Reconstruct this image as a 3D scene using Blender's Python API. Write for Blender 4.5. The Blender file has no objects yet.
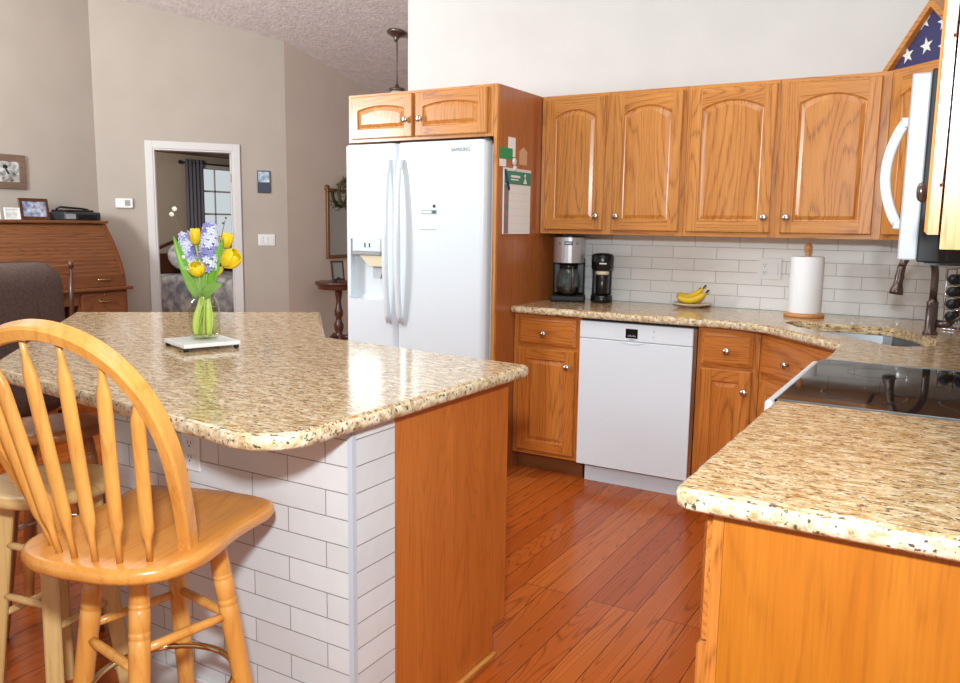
import bpy, bmesh, math, random
from mathutils import Vector, Matrix
random.seed(7)
SC = bpy.context.scene
COL = SC.collection
PI = math.pi

# ---------------------------------------------------------------- camera
cam_d = bpy.data.cameras.new('camera')
cam = bpy.data.objects.new('camera', cam_d); COL.objects.link(cam)
YAW, PITCH, ROLL, FPX = .5345, .1424, .0137, 816.23
fw = Vector((-math.sin(YAW)*math.cos(PITCH), math.cos(YAW)*math.cos(PITCH), -math.sin(PITCH)))
r0 = Vector((math.cos(YAW), math.sin(YAW), 0)); u0 = r0.cross(fw)
rt = r0*math.cos(ROLL)+u0*math.sin(ROLL); up = u0*math.cos(ROLL)-r0*math.sin(ROLL)
M = Matrix(((rt.x, up.x, -fw.x, 1.706), (rt.y, up.y, -fw.y, -4.549), (rt.z, up.z, -fw.z, 1.3582), (0, 0, 0, 1)))
cam.matrix_world = M
cam_d.sensor_width = 36; cam_d.lens = 36*FPX/960; cam_d.clip_start = .02
SC.camera = cam

# ---------------------------------------------------------------- light
SC.view_settings.view_transform = 'Standard'; SC.view_settings.look = 'None'
SC.view_settings.gamma = 1; SC.view_settings.use_curve_mapping = False
SC.view_settings.exposure = -.45
w = bpy.data.worlds.new('world'); SC.world = w; w.use_nodes = True
w.node_tree.nodes['Background'].inputs[0].default_value = (.92, .98, 1.01, 1)
w.node_tree.nodes['Background'].inputs[1].default_value = .95

def area(name, loc, target, size, power, col=(1, 1, 1), size_y=None):
    d = bpy.data.lights.new(name, 'AREA'); d.energy = power; d.color = col
    d.shape = 'RECTANGLE'; d.size = size; d.size_y = size_y or size
    o = bpy.data.objects.new(name, d); COL.objects.link(o); o.location = loc
    o.rotation_euler = (Vector(target)-Vector(loc)).to_track_quat('-Z', 'Y').to_euler()
    return o
area('camera_flash', (1.66, -4.60, 1.78), (0.3, -1.0, .8), .14, 95, (.86, .98, 1.04))
area('kitchen_overhead_fill', (0.75, -2.2, 3.1), (0.75, -1.6, 0), 1.6, 38, (.80, .97, 1.06))  # added soft fill above the kitchen, not an actual fixture
area('living_room_fill', (-2.6, -2.6, 3.2), (-3.4, -.8, .6), 1.6, 30, (.88, .98, 1.02))  # invented fill from above that brightens the far room
area('ceiling_bounce_fill', (-3.5, -3.4, 2.0), (-3.2, -1.2, 3.6), .8, 220, (.88, .98, 1.02))  # unseen fill aimed upward, added to brighten the ceiling and far walls
area('bedroom_fill', (-5.75, 1.0, 2.1), (-6.6, 2.8, .9), .5, 50, (1, .96, .9))  # made-up fill kept out of view, lifts the dark bedroom

# ---------------------------------------------------------------- materials
def L(c):
    return tuple(((x/255)/12.92 if x/255 <= .04045 else ((x/255+.055)/1.055)**2.4) for x in c)+(1,)

def mat(name, col, rough=.5, metal=0, spec=.5, **k):
    m = bpy.data.materials.new(name); m.use_nodes = True
    b = m.node_tree.nodes['Principled BSDF']
    b.inputs['Base Color'].default_value = L(col); b.inputs['Roughness'].default_value = rough
    b.inputs['Metallic'].default_value = metal; b.inputs['Specular IOR Level'].default_value = spec
    for n, v in k.items(): b.inputs[n.replace('_', ' ')].default_value = v
    return m

class NT:
    def __init__(s, m): s.t = m.node_tree; s.b = s.t.nodes['Principled BSDF']
    def n(s, ty, **k):
        nd = s.t.nodes.new(ty)
        for a, v in k.items():
            if a.startswith('i_'):
                key = a[2:]; key = int(key) if key.isdigit() else key.replace('_', ' ')
                nd.inputs[key].default_value = v
            else: setattr(nd, a, v)
        return nd
    def l(s, a, ao, b, bi): s.t.links.new(a.outputs[ao], b.inputs[bi])
    def coords(s, scale=(1, 1, 1), rand=True, rot=(0, 0, 0)):
        tc = s.n('ShaderNodeTexCoord'); mp = s.n('ShaderNodeMapping'); mp.inputs['Scale'].default_value = scale
        mp.inputs['Rotation'].default_value = rot
        if rand:
            oi = s.n('ShaderNodeObjectInfo'); mu = s.n('ShaderNodeVectorMath', operation='SCALE'); cb = s.n('ShaderNodeCombineXYZ')
            s.l(oi, 'Random', cb, 0); s.l(oi, 'Random', cb, 1); s.l(oi, 'Random', cb, 2)
            s.l(cb, 0, mu, 0); mu.inputs['Scale'].default_value = 37.0
            ad = s.n('ShaderNodeVectorMath', operation='ADD'); s.l(tc, 'Object', ad, 0); s.l(mu, 0, ad, 1); s.l(ad, 0, mp, 0)
        else: s.l(tc, 'Object', mp, 0)
        return mp
    def ramp(s, stops, interp='LINEAR'):
        r = s.n('ShaderNodeValToRGB'); e = r.color_ramp.elements; r.color_ramp.interpolation = interp
        while len(e) < len(stops): e.new(.5)
        for i, (p, c) in enumerate(stops): e[i].position = p; e[i].color = c if len(c) == 4 else L(c)
        return r

def wood(name, base, dark, light, axis='z', rings=11, fine=1.0, rough=.33, ringamt=.55, across=4.2, coat=.25):
    """growth-ring contour lines of a noise stretched along the grain, plus fine pores"""
    m = mat(name, base, rough); T = NT(m); T.b.inputs['Coat Weight'].default_value = coat; T.b.inputs['Coat Roughness'].default_value = .18
    def sc(a, al): return {'z': (a, a, al), 'x': (al, a, a), 'y': (a, al, a)}[axis]
    c1 = T.coords(sc(across, across*.10)); n1 = T.n('ShaderNodeTexNoise', i_Scale=1.0, i_Detail=1.0, i_Roughness=.4); T.l(c1, 0, n1, 'Vector')
    cw = T.coords(sc(60, 9)); nw = T.n('ShaderNodeTexNoise', i_Scale=1.0, i_Detail=2); T.l(cw, 0, nw, 'Vector')
    wob = T.n('ShaderNodeMath', operation='MULTIPLY_ADD'); wob.inputs[1].default_value = .018; T.l(nw, 'Fac', wob, 0); T.l(n1, 'Fac', wob, 2)
    mu = T.n('ShaderNodeMath', operation='MULTIPLY'); mu.inputs[1].default_value = rings*3.2; T.l(wob, 0, mu, 0)
    fr = T.n('ShaderNodeMath', operation='FRACT'); T.l(mu, 0, fr, 0)
    r1 = T.ramp([(0, (.9, .9, .9, 1)), (.16, (.25, .25, .25, 1)), (.45, (0, 0, 0, 1)), (.80, (.12, .12, .12, 1)), (1, (1, 1, 1, 1))]); T.l(fr, 0, r1, 0)
    c2 = T.coords(sc(240*fine, 8*fine)); n2 = T.n('ShaderNodeTexNoise', i_Scale=1.0, i_Detail=2, i_Roughness=.6); T.l(c2, 0, n2, 'Vector')
    r2 = T.ramp([(.38, (1, 1, 1, 1)), (.58, (0, 0, 0, 1))]); T.l(n2, 'Fac', r2, 0)
    c3 = T.coords(sc(16*fine, .7*fine)); n3 = T.n('ShaderNodeTexNoise', i_Scale=1.0, i_Detail=2); T.l(c3, 0, n3, 'Vector')
    r3 = T.ramp([(.30, base), (.72, light)]); T.l(n3, 'Fac', r3, 0)
    pm = T.n('ShaderNodeMath', operation='MULTIPLY'); T.l(r1, 0, pm, 0)
    pa = T.n('ShaderNodeMath', operation='MULTIPLY_ADD'); pa.inputs[1].default_value = .5; pa.inputs[2].default_value = .5; T.l(r2, 0, pa, 0); T.l(pa, 0, pm, 1)
    po = T.n('ShaderNodeMath', operation='MULTIPLY'); po.inputs[1].default_value = .18; T.l(r2, 0, po, 0)
    su = T.n('ShaderNodeMath', operation='MULTIPLY_ADD', use_clamp=True); su.inputs[1].default_value = ringamt*1.35; T.l(pm, 0, su, 0); T.l(po, 0, su, 2)
    mx = T.n('ShaderNodeMix', data_type='RGBA'); T.l(su, 0, mx, 'Factor'); T.l(r3, 0, mx, 6); mx.inputs[7].default_value = L(dark)
    T.l(mx, 2, T.b, 'Base Color')
    return m

OAK = dict(base=(204, 130, 56), dark=(140, 76, 26), light=(218, 148, 72))
oak_v = wood('oak_vertical', axis='z', **OAK); oak_h = wood('oak_horizontal', axis='x', **OAK); oak_y = wood('oak_depth', axis='y', **OAK)
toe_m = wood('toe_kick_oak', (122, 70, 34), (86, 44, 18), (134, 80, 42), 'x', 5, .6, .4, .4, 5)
OAKB = dict(base=(196, 114, 44), dark=(138, 70, 20), light=(210, 130, 56))  # same oak; weaker light on the lower cabinets put into a darker tone
oakb_v = wood('oak_base_vertical', axis='z', **OAKB); oakb_h = wood('oak_base_horizontal', axis='x', **OAKB); oakb_y = wood('oak_base_depth', axis='y', **OAKB)
ven = wood('oak_veneer', (168, 94, 44), (130, 64, 26), (182, 108, 52), 'z', 6, .8, .32, .38, 7)
ven_isl = wood('oak_veneer_island', (196, 108, 42), (160, 78, 24), (208, 120, 50), 'z', 5, .8, .35, .34, 9)
ven_near = wood('oak_veneer_near', (182, 102, 20), (144, 72, 8), (190, 112, 28), 'z', 7, .8, .4, .20, 5)
stoolw = wood('stool_maple', (216, 146, 66), (186, 108, 40), (228, 164, 84), 'z', 4, .6, .3, .3, 5)
stools = wood('stool_seat_maple', (210, 136, 58), (180, 102, 36), (222, 152, 74), 'y', 4, .6, .25, .25, 5)
palew = wood('pale_maple', (214, 170, 106), (186, 134, 72), (224, 184, 122), 'z', 4, .6, .35, .3, 5)
palew_x = wood('pale_maple_seat', (214, 170, 106), (180, 126, 66), (224, 184, 122), 'x', 5, .6, .3, .35, 4)
brownw = wood('brown_maple', (178, 112, 58), (136, 78, 34), (190, 124, 68), 'z', 4, .6, .3, .3, 5)
deskw = wood('desk_oak_horizontal', (124, 72, 36), (80, 40, 18), (140, 84, 44), 'y', 8, .6, .4, .5, 6)
deskv = wood('desk_oak_vertical', (120, 62, 30), (80, 36, 16), (136, 72, 36), 'z', 8, .6, .4, .5, 6)
walnut = wood('dark_walnut', (84, 46, 30), (50, 26, 16), (98, 56, 36), 'z', 6, .6, .35, .5, 8)
barnw = wood('barn_frame', (120, 94, 76), (84, 62, 48), (136, 110, 90), 'y', 6, .6, .6, .5, 10)
beech = wood('beech_light', (206, 140, 78), (176, 108, 52), (216, 152, 90), 'z', 4, .8, .4, .3, 9)

white_app = mat('white_appliance', (228, 234, 238), .22, Coat_Weight=.3, Coat_Roughness=.08)
white_app2 = mat('white_appliance_shade', (216, 222, 227), .3)
white_plastic = mat('white_plastic', (232, 230, 226), .4)
cream_plastic = mat('cream_plastic', (222, 206, 172), .4)
grey_plastic = mat('grey_plastic', (150, 150, 152), .4)
trim_white = mat('trim_paint', (216, 210, 206), .4)
black_plastic = mat('black_plastic', (18, 18, 20), .25)
black_soft = mat('black_matte', (24, 23, 24), .6)
dark_grey = mat('dark_grey_metal', (70, 72, 76), .4, .6)
steel = mat('brushed_steel', (132, 132, 134), .36, 1)
steel_white = mat('pale_steel', (176, 176, 178), .45, .1)
nickel = mat('satin_nickel', (205, 198, 186), .25, 1)
chrome = mat('chrome', (225, 225, 225), .07, 1)
brass = mat('brass_chrome', (214, 190, 140), .12, 1)
bronze = mat('oil_bronze', (112, 98, 92), .3, .8)
copper = mat('hinge_copper', (190, 120, 80), .3, .9)
pewter = mat('pewter', (120, 108, 100), .35, .9)
gilt = mat('gilt_brown', (128, 88, 48), .4, .3)
paper = mat('white_paper', (240, 238, 234), .8)
paper_towel = mat('paper_towel', (246, 244, 242), .9)
burner_m = mat('burner_print', (20, 19, 20), .06)
glass_black = mat('black_glass', (12, 11, 12), .04, 0, .6)
green_card = mat('green_card', (48, 150, 92), .6)
teal_print = mat('teal_print', (70, 140, 116), .6)
tan_card = mat('tan_card', (214, 168, 128), .7)
blue_pen = mat('blue_pen', (22, 34, 84), .3)
brown_fabric = mat('brown_upholstery', (84, 70, 66), .9)
mirror_m = mat('mirror_glass', (225, 225, 222), .03, 1)
yellow = mat('tulip_yellow', (244, 204, 20), .5, Subsurface_Weight=.1)
lilac = mat('hyacinth_lilac', (150, 146, 206), .6)
lilac_pale = mat('hyacinth_pale', (228, 228, 246), .6)
leaf = mat('tulip_leaf', (120, 178, 48), .45)
leaf_d = mat('leaf_grey_green', (134, 176, 84), .5)
stem_m = mat('stem_green', (186, 206, 88), .5)
blossom = mat('small_blossom', (240, 238, 216), .6)
twig = mat('twig', (110, 90, 60), .7)
banana_m = mat('banana_peel', (232, 190, 40), .5)
banana_tip = mat('banana_tip', (70, 50, 24), .7)
plate_m = mat('cream_ceramic', (232, 212, 176), .25)
marble = mat('white_marble', (238, 236, 232), .25)
navy = mat('flag_navy', (62, 60, 102), .8)
star_m = mat('flag_star', (236, 234, 226), .8)
curtain_m = mat('curtain_grey', (110, 108, 116), .9)
wreath_m = mat('wreath_green', (86, 82, 44), .9)
lid_m = mat('jar_lid', (30, 38, 46), .35)
spice_m = mat('spice_brown', (120, 70, 36), .6)
photo_bw = mat('photo_grey', (150, 146, 140), .4)
coffee = mat('coffee_liquid', (30, 16, 8), .2)

def glass(name, col=(255, 255, 255), rough=0.0, ior=1.45):
    m = mat(name, col, rough); b = m.node_tree.nodes['Principled BSDF']
    b.inputs['Transmission Weight'].default_value = 1; b.inputs['IOR'].default_value = ior
    return m
def thin_glass(name, tint, gloss=.06, rough=.0):
    """clear pane: see-through with a Fresnel gloss"""
    m = bpy.data.materials.new(name); m.use_nodes = True; t = m.node_tree; t.nodes.clear()
    o = t.nodes.new('ShaderNodeOutputMaterial'); a = t.nodes.new('ShaderNodeBsdfTransparent'); g = t.nodes.new('ShaderNodeBsdfGlossy'); x = t.nodes.new('ShaderNodeMixShader'); f = t.nodes.new('ShaderNodeMath'); lw = t.nodes.new('ShaderNodeLayerWeight'); pw = t.nodes.new('ShaderNodeMath')
    a.inputs[0].default_value = L(tint); g.inputs['Roughness'].default_value = rough; f.operation = 'MULTIPLY_ADD'; f.inputs[1].default_value = .45; f.inputs[2].default_value = gloss*.3; pw.operation = 'POWER'; pw.inputs[1].default_value = 3.5; t.links.new(lw.outputs['Facing'], pw.inputs[0]); t.links.new(pw.outputs[0], f.inputs[0])
    t.links.new(f.outputs[0], x.inputs[0]); t.links.new(a.outputs[0], x.inputs[1]); t.links.new(g.outputs[0], x.inputs[2]); t.links.new(x.outputs[0], o.inputs[0]); return m
clear_glass = thin_glass('clear_glass', (252, 254, 252), .10)
water_m = thin_glass('vase_water', (250, 253, 228), .0)
pane_m = thin_glass('window_glass', (250, 252, 252), .0)

def noisy(name, c1, c2, scale, rough=.8, bump=0, detail=4, bscale=None, stretch=(1, 1, 1)):
    m = mat(name, c1, rough); T = NT(m); c = T.coords(stretch, False)
    n = T.n('ShaderNodeTexNoise', i_Scale=scale, i_Detail=detail); T.l(c, 0, n, 'Vector')
    r = T.ramp([(.35, c1), (.65, c2)]); T.l(n, 'Fac', r, 0); T.l(r, 0, T.b, 'Base Color')
    if bump:
        n2 = T.n('ShaderNodeTexNoise', i_Scale=bscale or scale, i_Detail=5); T.l(c, 0, n2, 'Vector')
        bp = T.n('ShaderNodeBump', i_Strength=bump, i_Distance=.01); T.l(n2, 'Fac', bp, 'Height'); T.l(bp, 0, T.b, 'Normal')
    return m
paint_kitchen = noisy('paint_kitchen', (210, 206, 201), (214, 210, 205), 3, .85, .05, 2, 220)
paint_beige = noisy('paint_beige', (180, 167, 154), (184, 171, 158), 3, .85, .06, 2, 220)
paint_grey = noisy('paint_greige', (222, 206, 192), (226, 210, 196), 3, .85, .06, 2, 220)
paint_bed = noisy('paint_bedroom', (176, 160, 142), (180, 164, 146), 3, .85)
ceil_m = noisy('ceiling_texture', (212, 200, 196), (228, 216, 212), 14, .9, .9, 6, 38)
upholstery = noisy('armchair_fabric', (80, 62, 54), (94, 75, 67), 60, .95, .2, 3, 300)
quilt = noisy('toile_quilt', (110, 112, 124), (190, 186, 182), 9, .9, .3, 6, 8)
pillow_m = noisy('toile_pillow', (120, 122, 138), (206, 202, 198), 12, .9, 0, 5)
art_m = noisy('blue_photo', (96, 112, 150), (206, 206, 216), 26, .3, 0, 5)
art2_m = noisy('photo_snow', (88, 84, 80), (224, 220, 214), 22, .3, 0, 3)
art3_m = noisy('photo_small', (200, 196, 190), (236, 232, 228), 30, .3, 0, 3)
plaque_m = noisy('plaque_sky', (120, 150, 176), (208, 220, 230), 30, .3, 0, 4)

def granite():
    m = mat('granite', (220, 196, 156), .12, 0, .55); T = NT(m)
    c = T.coords((1, 2.6, 2.6), False, (0, 0, .12))
    na = T.n('ShaderNodeTexNoise', i_Scale=22, i_Detail=4, i_Roughness=.64); T.l(c, 0, na, 'Vector')
    ra = T.ramp([(.32, (160, 118, 70)), (.46, (196, 160, 112)), (.58, (218, 190, 148)), (.74, (236, 218, 188))]); T.l(na, 'Fac', ra, 0)
    nb = T.n('ShaderNodeTexNoise', i_Scale=50, i_Detail=3, i_Roughness=.6); T.l(c, 0, nb, 'Vector')
    rb = T.ramp([(.375, (1, 1, 1, 1)), (.45, (0, 0, 0, 1))]); T.l(nb, 'Fac', rb, 0)
    mx = T.n('ShaderNodeMix', data_type='RGBA'); T.l(rb, 0, mx, 'Factor'); T.l(ra, 0, mx, 6); mx.inputs[7].default_value = L((96, 70, 48))
    c2 = T.coords((1, 1, 1), False); nc = T.n('ShaderNodeTexNoise', i_Scale=150, i_Detail=2); T.l(c2, 0, nc, 'Vector')
    rc = T.ramp([(.60, (0, 0, 0, 1)), (.70, (.8, .8, .8, 1))]); T.l(nc, 'Fac', rc, 0)
    mx2 = T.n('ShaderNodeMix', data_type='RGBA'); T.l(rc, 0, mx2, 'Factor'); T.l(mx, 2, mx2, 6); mx2.inputs[7].default_value = L((244, 234, 214))
    T.l(mx2, 2, T.b, 'Base Color'); return m
granite_m = granite()
def granite_edge():
    m = mat('granite_chiselled_edge', (226, 206, 170), .3); T = NT(m); c = T.coords((1, 1, 1), False)
    na = T.n('ShaderNodeTexNoise', i_Scale=45, i_Detail=4, i_Roughness=.6); T.l(c, 0, na, 'Vector')
    ra = T.ramp([(.34, (178, 146, 104)), (.48, (214, 190, 150)), (.64, (238, 224, 198))]); T.l(na, 'Fac', ra, 0)
    nb = T.n('ShaderNodeTexNoise', i_Scale=95, i_Detail=3, i_Roughness=.55); T.l(c, 0, nb, 'Vector')
    rb = T.ramp([(.355, (1, 1, 1, 1)), (.42, (0, 0, 0, 1))]); T.l(nb, 'Fac', rb, 0)
    mx = T.n('ShaderNodeMix', data_type='RGBA'); T.l(rb, 0, mx, 'Factor'); T.l(ra, 0, mx, 6); mx.inputs[7].default_value = L((92, 76, 62))
    T.l(mx, 2, T.b, 'Base Color')
    bp = T.n('ShaderNodeBump', i_Strength=.5, i_Distance=.006); T.l(na, 'Fac', bp, 'Height'); T.l(bp, 0, T.b, 'Normal'); return m
granite_e = granite_edge()

def tile(name, axis, c1, c2, grout, bw, bh, zoff, uoff=0, rough=.12, wav=.25, mortar=.0016):
    m = mat(name, c1, rough); T = NT(m); tc = T.n('ShaderNodeTexCoord'); sp = T.n('ShaderNodeSeparateXYZ'); T.l(tc, 'Object', sp, 0)
    cb = T.n('ShaderNodeCombineXYZ'); a = T.n('ShaderNodeMath', operation='ADD'); a.inputs[1].default_value = uoff
    if axis == 'd':
        s = T.n('ShaderNodeMath', operation='SUBTRACT'); T.l(sp, 0, s, 0); T.l(sp, 1, s, 1)
        k = T.n('ShaderNodeMath', operation='MULTIPLY'); k.inputs[1].default_value = .7071; T.l(s, 0, k, 0); T.l(k, 0, a, 0)
    else: T.l(sp, 'xyz'.index(axis), a, 0)
    z = T.n('ShaderNodeMath', operation='ADD'); z.inputs[1].default_value = zoff; T.l(sp, 2, z, 0); T.l(a, 0, cb, 0); T.l(z, 0, cb, 1)
    br = T.n('ShaderNodeTexBrick', offset=.5); br.inputs['Scale'].default_value = 1; br.inputs['Mortar Size'].default_value = mortar
    br.inputs['Mortar Smooth'].default_value = .3; br.inputs['Brick Width'].default_value = bw; br.inputs['Row Height'].default_value = bh
    br.inputs['Color1'].default_value = L(c1); br.inputs['Color2'].default_value = L(c2); br.inputs['Mortar'].default_value = L(grout)
    T.l(cb, 0, br, 'Vector'); T.l(br, 'Color', T.b, 'Base Color')
    n = T.n('ShaderNodeTexNoise', i_Scale=16, i_Detail=2); T.l(tc, 'Object', n, 'Vector')
    inv = T.n('ShaderNodeMath', operation='SUBTRACT'); inv.inputs[0].default_value = 1; T.l(br, 'Fac', inv, 1)
    b1 = T.n('ShaderNodeBump', i_Strength=wav, i_Distance=.02); T.l(n, 'Fac', b1, 'Height')
    b2 = T.n('ShaderNodeBump', i_Strength=.6, i_Distance=.002); T.l(inv, 0, b2, 'Height'); T.l(b1, 0, b2, 'Normal'); T.l(b2, 0, T.b, 'Normal')
    return m
TI = ((212, 210, 208), (220, 218, 216), (150, 144, 142), .245, .0655, -.0035)
tile_x = tile('subway_tile_front', 'x', *TI, uoff=-.063, wav=.1); tile_y = tile('subway_tile_side', 'y', *TI[:3], 6.0, *TI[4:], uoff=.7, wav=.1); tile_d = tile('subway_tile_diagonal', 'd', *TI, wav=.1)
tile_b = tile('glossy_subway_tile', 'x', (234, 230, 224), (240, 236, 231), (176, 170, 165), .245, .0655, -.924, .09, .09, .24)
tile_r = tile('glossy_subway_tile_right', 'y', (234, 230, 224), (240, 236, 231), (176, 170, 165), .245, .0655, -.924, .09, .09, .24)

def floor_mat():
    m = mat('oak_plank_floor', (150, 74, 34), .24, 0, .28); T = NT(m); tc = T.n('ShaderNodeTexCoord'); sp = T.n('ShaderNodeSeparateXYZ'); T.l(tc, 'Object', sp, 0)
    cb = T.n('ShaderNodeCombineXYZ'); T.l(sp, 1, cb, 0); T.l(sp, 0, cb, 1)
    br = T.n('ShaderNodeTexBrick', offset=.37, offset_frequency=3); br.inputs['Scale'].default_value = 1; br.inputs['Mortar Size'].default_value = .0013
    br.inputs['Brick Width'].default_value = 1.9; br.inputs['Row Height'].default_value = .089; br.inputs['Mortar Smooth'].default_value = .2
    br.inputs['Color1'].default_value = (0, 0, 0, 1); br.inputs['Color2'].default_value = (1, 1, 1, 1); br.inputs['Mortar'].default_value = (.5, .5, .5, 1); T.l(cb, 0, br, 'Vector')
    off = T.n('ShaderNodeVectorMath', operation='SCALE'); off.inputs['Scale'].default_value = 9.0; T.l(br, 'Color', off, 0)
    ad = T.n('ShaderNodeVectorMath', operation='ADD'); T.l(tc, 'Object', ad, 0); T.l(off, 0, ad, 1)
    mp = T.n('ShaderNodeMapping'); mp.inputs['Scale'].default_value = (9, .55, 1); T.l(ad, 0, mp, 0)
    n1 = T.n('ShaderNodeTexNoise', i_Scale=1, i_Detail=1, i_Roughness=.4); T.l(mp, 0, n1, 'Vector')
    mu = T.n('ShaderNodeMath', operation='MULTIPLY'); mu.inputs[1].default_value = 30; T.l(n1, 'Fac', mu, 0); fr = T.n('ShaderNodeMath', operation='FRACT'); T.l(mu, 0, fr, 0)
    r1 = T.ramp([(0, (1, 1, 1, 1)), (.16, (.15, .15, .15, 1)), (.5, (0, 0, 0, 1)), (.85, (.1, .1, .1, 1)), (1, (1, 1, 1, 1))]); T.l(fr, 0, r1, 0)
    base = T.ramp([(0, (168, 76, 22)), (.5, (182, 88, 30)), (1, (196, 104, 42))]); T.l(br, 'Color', base, 0)
    f = T.n('ShaderNodeMath', operation='MULTIPLY'); f.inputs[1].default_value = .55; T.l(r1, 0, f, 0)
    mx = T.n('ShaderNodeMix', data_type='RGBA'); T.l(f, 0, mx, 'Factor'); T.l(base, 0, mx, 6); mx.inputs[7].default_value = L((98, 36, 6))
    mx2 = T.n('ShaderNodeMix', data_type='RGBA'); T.l(br, 'Fac', mx2, 'Factor'); T.l(mx, 2, mx2, 6); mx2.inputs[7].default_value = L((58, 22, 10))
    T.l(mx2, 2, T.b, 'Base Color')
    inv = T.n('ShaderNodeMath', operation='SUBTRACT'); inv.inputs[0].default_value = 1; T.l(br, 'Fac', inv, 1)
    bp = T.n('ShaderNodeBump', i_Strength=.5, i_Distance=.002); T.l(inv, 0, bp, 'Height'); T.l(bp, 0, T.b, 'Normal'); return m
floor_m = floor_mat()
def emit(name, col, s):
    m = mat(name, col, .5); b = m.node_tree.nodes['Principled BSDF']; b.inputs['Emission Color'].default_value = L(col); b.inputs['Emission Strength'].default_value = s; return m

# ---------------------------------------------------------------- mesh builder
WB = None      # when set, parts are modelled in room coordinates and shifted into their thing's frame
class MB:
    def __init__(s): s.bm = bmesh.new(); s.mats = []
    def mi(s, m):
        if m is None: m = s.mats[0] if s.mats else white_plastic
        if m not in s.mats: s.mats.append(m)
        return s.mats.index(m)
    def add(s, verts, faces, m=None, smooth=False):
        i = s.mi(m); vs = [s.bm.verts.new(v) for v in verts]; out = []
        for f in faces:
            try: fc = s.bm.faces.new([vs[k] for k in f])
            except ValueError: continue
            fc.material_index = i; fc.smooth = smooth; out.append(fc)
        return out
    def merge(s, b, m, smooth=False):
        b.verts.index_update(); s.add([v.co.copy() for v in b.verts], [[v.index for v in f.verts] for f in b.faces], m, smooth); b.free()
    def box(s, x0, x1, y0, y1, z0, z1, m=None, bev=0, seg=2, smooth=False, mtx=None):
        b = bmesh.new(); bmesh.ops.create_cube(b, size=1)
        for v in b.verts: v.co = Vector(((x0+x1)/2+v.co.x*(x1-x0), (y0+y1)/2+v.co.y*(y1-y0), (z0+z1)/2+v.co.z*(z1-z0)))
        if bev: bmesh.ops.bevel(b, geom=b.edges[:], offset=bev, segments=seg, affect='EDGES', profile=.5)
        if mtx is not None: bmesh.ops.transform(b, matrix=mtx, verts=b.verts[:])
        s.merge(b, m, smooth); return s
    def prism(s, poly, z0, z1, m=None, smooth=False):
        n = len(poly); vs = [(p[0], p[1], z0) for p in poly]+[(p[0], p[1], z1) for p in poly]
        s.add(vs, [list(range(n))[::-1], list(range(n, 2*n))]+[[i, (i+1) % n, n+(i+1) % n, n+i] for i in range(n)], m, smooth); return s
    def lathe(s, prof, c=(0, 0, 0), m=None, n=28, axis='z', cap=True, smooth=True):
        vs = []; fs = []; c = Vector(c)
        for r, h in prof:
            for k in range(n):
                a = 2*PI*k/n; p = (r*math.cos(a), r*math.sin(a), h)
                if axis == 'y': p = (p[0], h, p[1])
                elif axis == '-y': p = (p[0], -h, p[1])
                elif axis == 'x': p = (h, p[0], p[1])
                elif axis == '-x': p = (-h, p[0], p[1])
                vs.append(c+Vector(p))
        for j in range(len(prof)-1):
            for k in range(n): fs.append([j*n+k, j*n+(k+1) % n, (j+1)*n+(k+1) % n, (j+1)*n+k])
        if cap:
            if prof[0][0] > 1e-6: fs.append(list(range(n))[::-1])
            if prof[-1][0] > 1e-6: fs.append([(len(prof)-1)*n+k for k in range(n)])
        s.add(vs, fs, m, smooth); return s
    def tube(s, pts, rad, m=None, n=12, ry=None, upv=None, cap=True, smooth=True, closed=False):
        """swept ellipse; rad may be a list of radii or (a, b) pairs"""
        pts = [Vector(p) for p in pts]; N = len(pts); vs = []; fs = []
        rads = rad if isinstance(rad, (list, tuple)) else [rad]*N
        prev = Vector(upv) if upv else None
        for i, p in enumerate(pts):
            if closed: t = pts[(i+1) % N]-pts[i-1]
            else: t = pts[min(i+1, N-1)]-pts[max(i-1, 0)]
            t.normalize()
            if prev is None: prev = Vector((0, 0, 1)) if abs(t.z) < .9 else Vector((1, 0, 0))
            a = (prev-t*prev.dot(t))
            if a.length < 1e-5: a = t.orthogonal()
            a.normalize(); b = t.cross(a)
            if not upv: prev = a
            r = rads[i]; ra, rb = r if isinstance(r, (tuple, list)) else (r, r)
            for k in range(n):
                an = 2*PI*k/n; vs.append(p+a*(ra*math.cos(an))+b*(rb*math.sin(an)))
        for j in range(N if closed else N-1):
            j2 = (j+1) % N
            for k in range(n): fs.append([j*n+k, j*n+(k+1) % n, j2*n+(k+1) % n, j2*n+k])
        if cap and not closed: fs += [list(range(n))[::-1], [(N-1)*n+k for k in range(n)]]
        s.add(vs, fs, m, smooth); return s
    def ball(s, c, r, m=None, sub=2, sc=(1, 1, 1), mtx=None):
        b = bmesh.new(); bmesh.ops.create_icosphere(b, subdivisions=sub, radius=r)
        for v in b.verts: v.co = Vector((v.co.x*sc[0], v.co.y*sc[1], v.co.z*sc[2]))
        if mtx is not None: bmesh.ops.transform(b, matrix=mtx, verts=b.verts[:])
        bmesh.ops.translate(b, vec=Vector(c), verts=b.verts[:]); s.merge(b, m, True); return s
    def build(s, name, parent=None, m=None, loc=None, rotz=None):
        if WB is not None: bmesh.ops.translate(s.bm, vec=-WB, verts=s.bm.verts[:])
        me = bpy.data.meshes.new(name); bmesh.ops.recalc_face_normals(s.bm, faces=s.bm.faces[:]); s.bm.to_mesh(me); s.bm.free()
        for mm in s.mats: me.materials.append(mm)
        o = bpy.data.objects.new(name, me); COL.objects.link(o)
        if parent is not None: o.parent = parent
        if loc is not None: o.location = loc
        if rotz is not None: o.rotation_euler[2] = rotz
        return o

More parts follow.
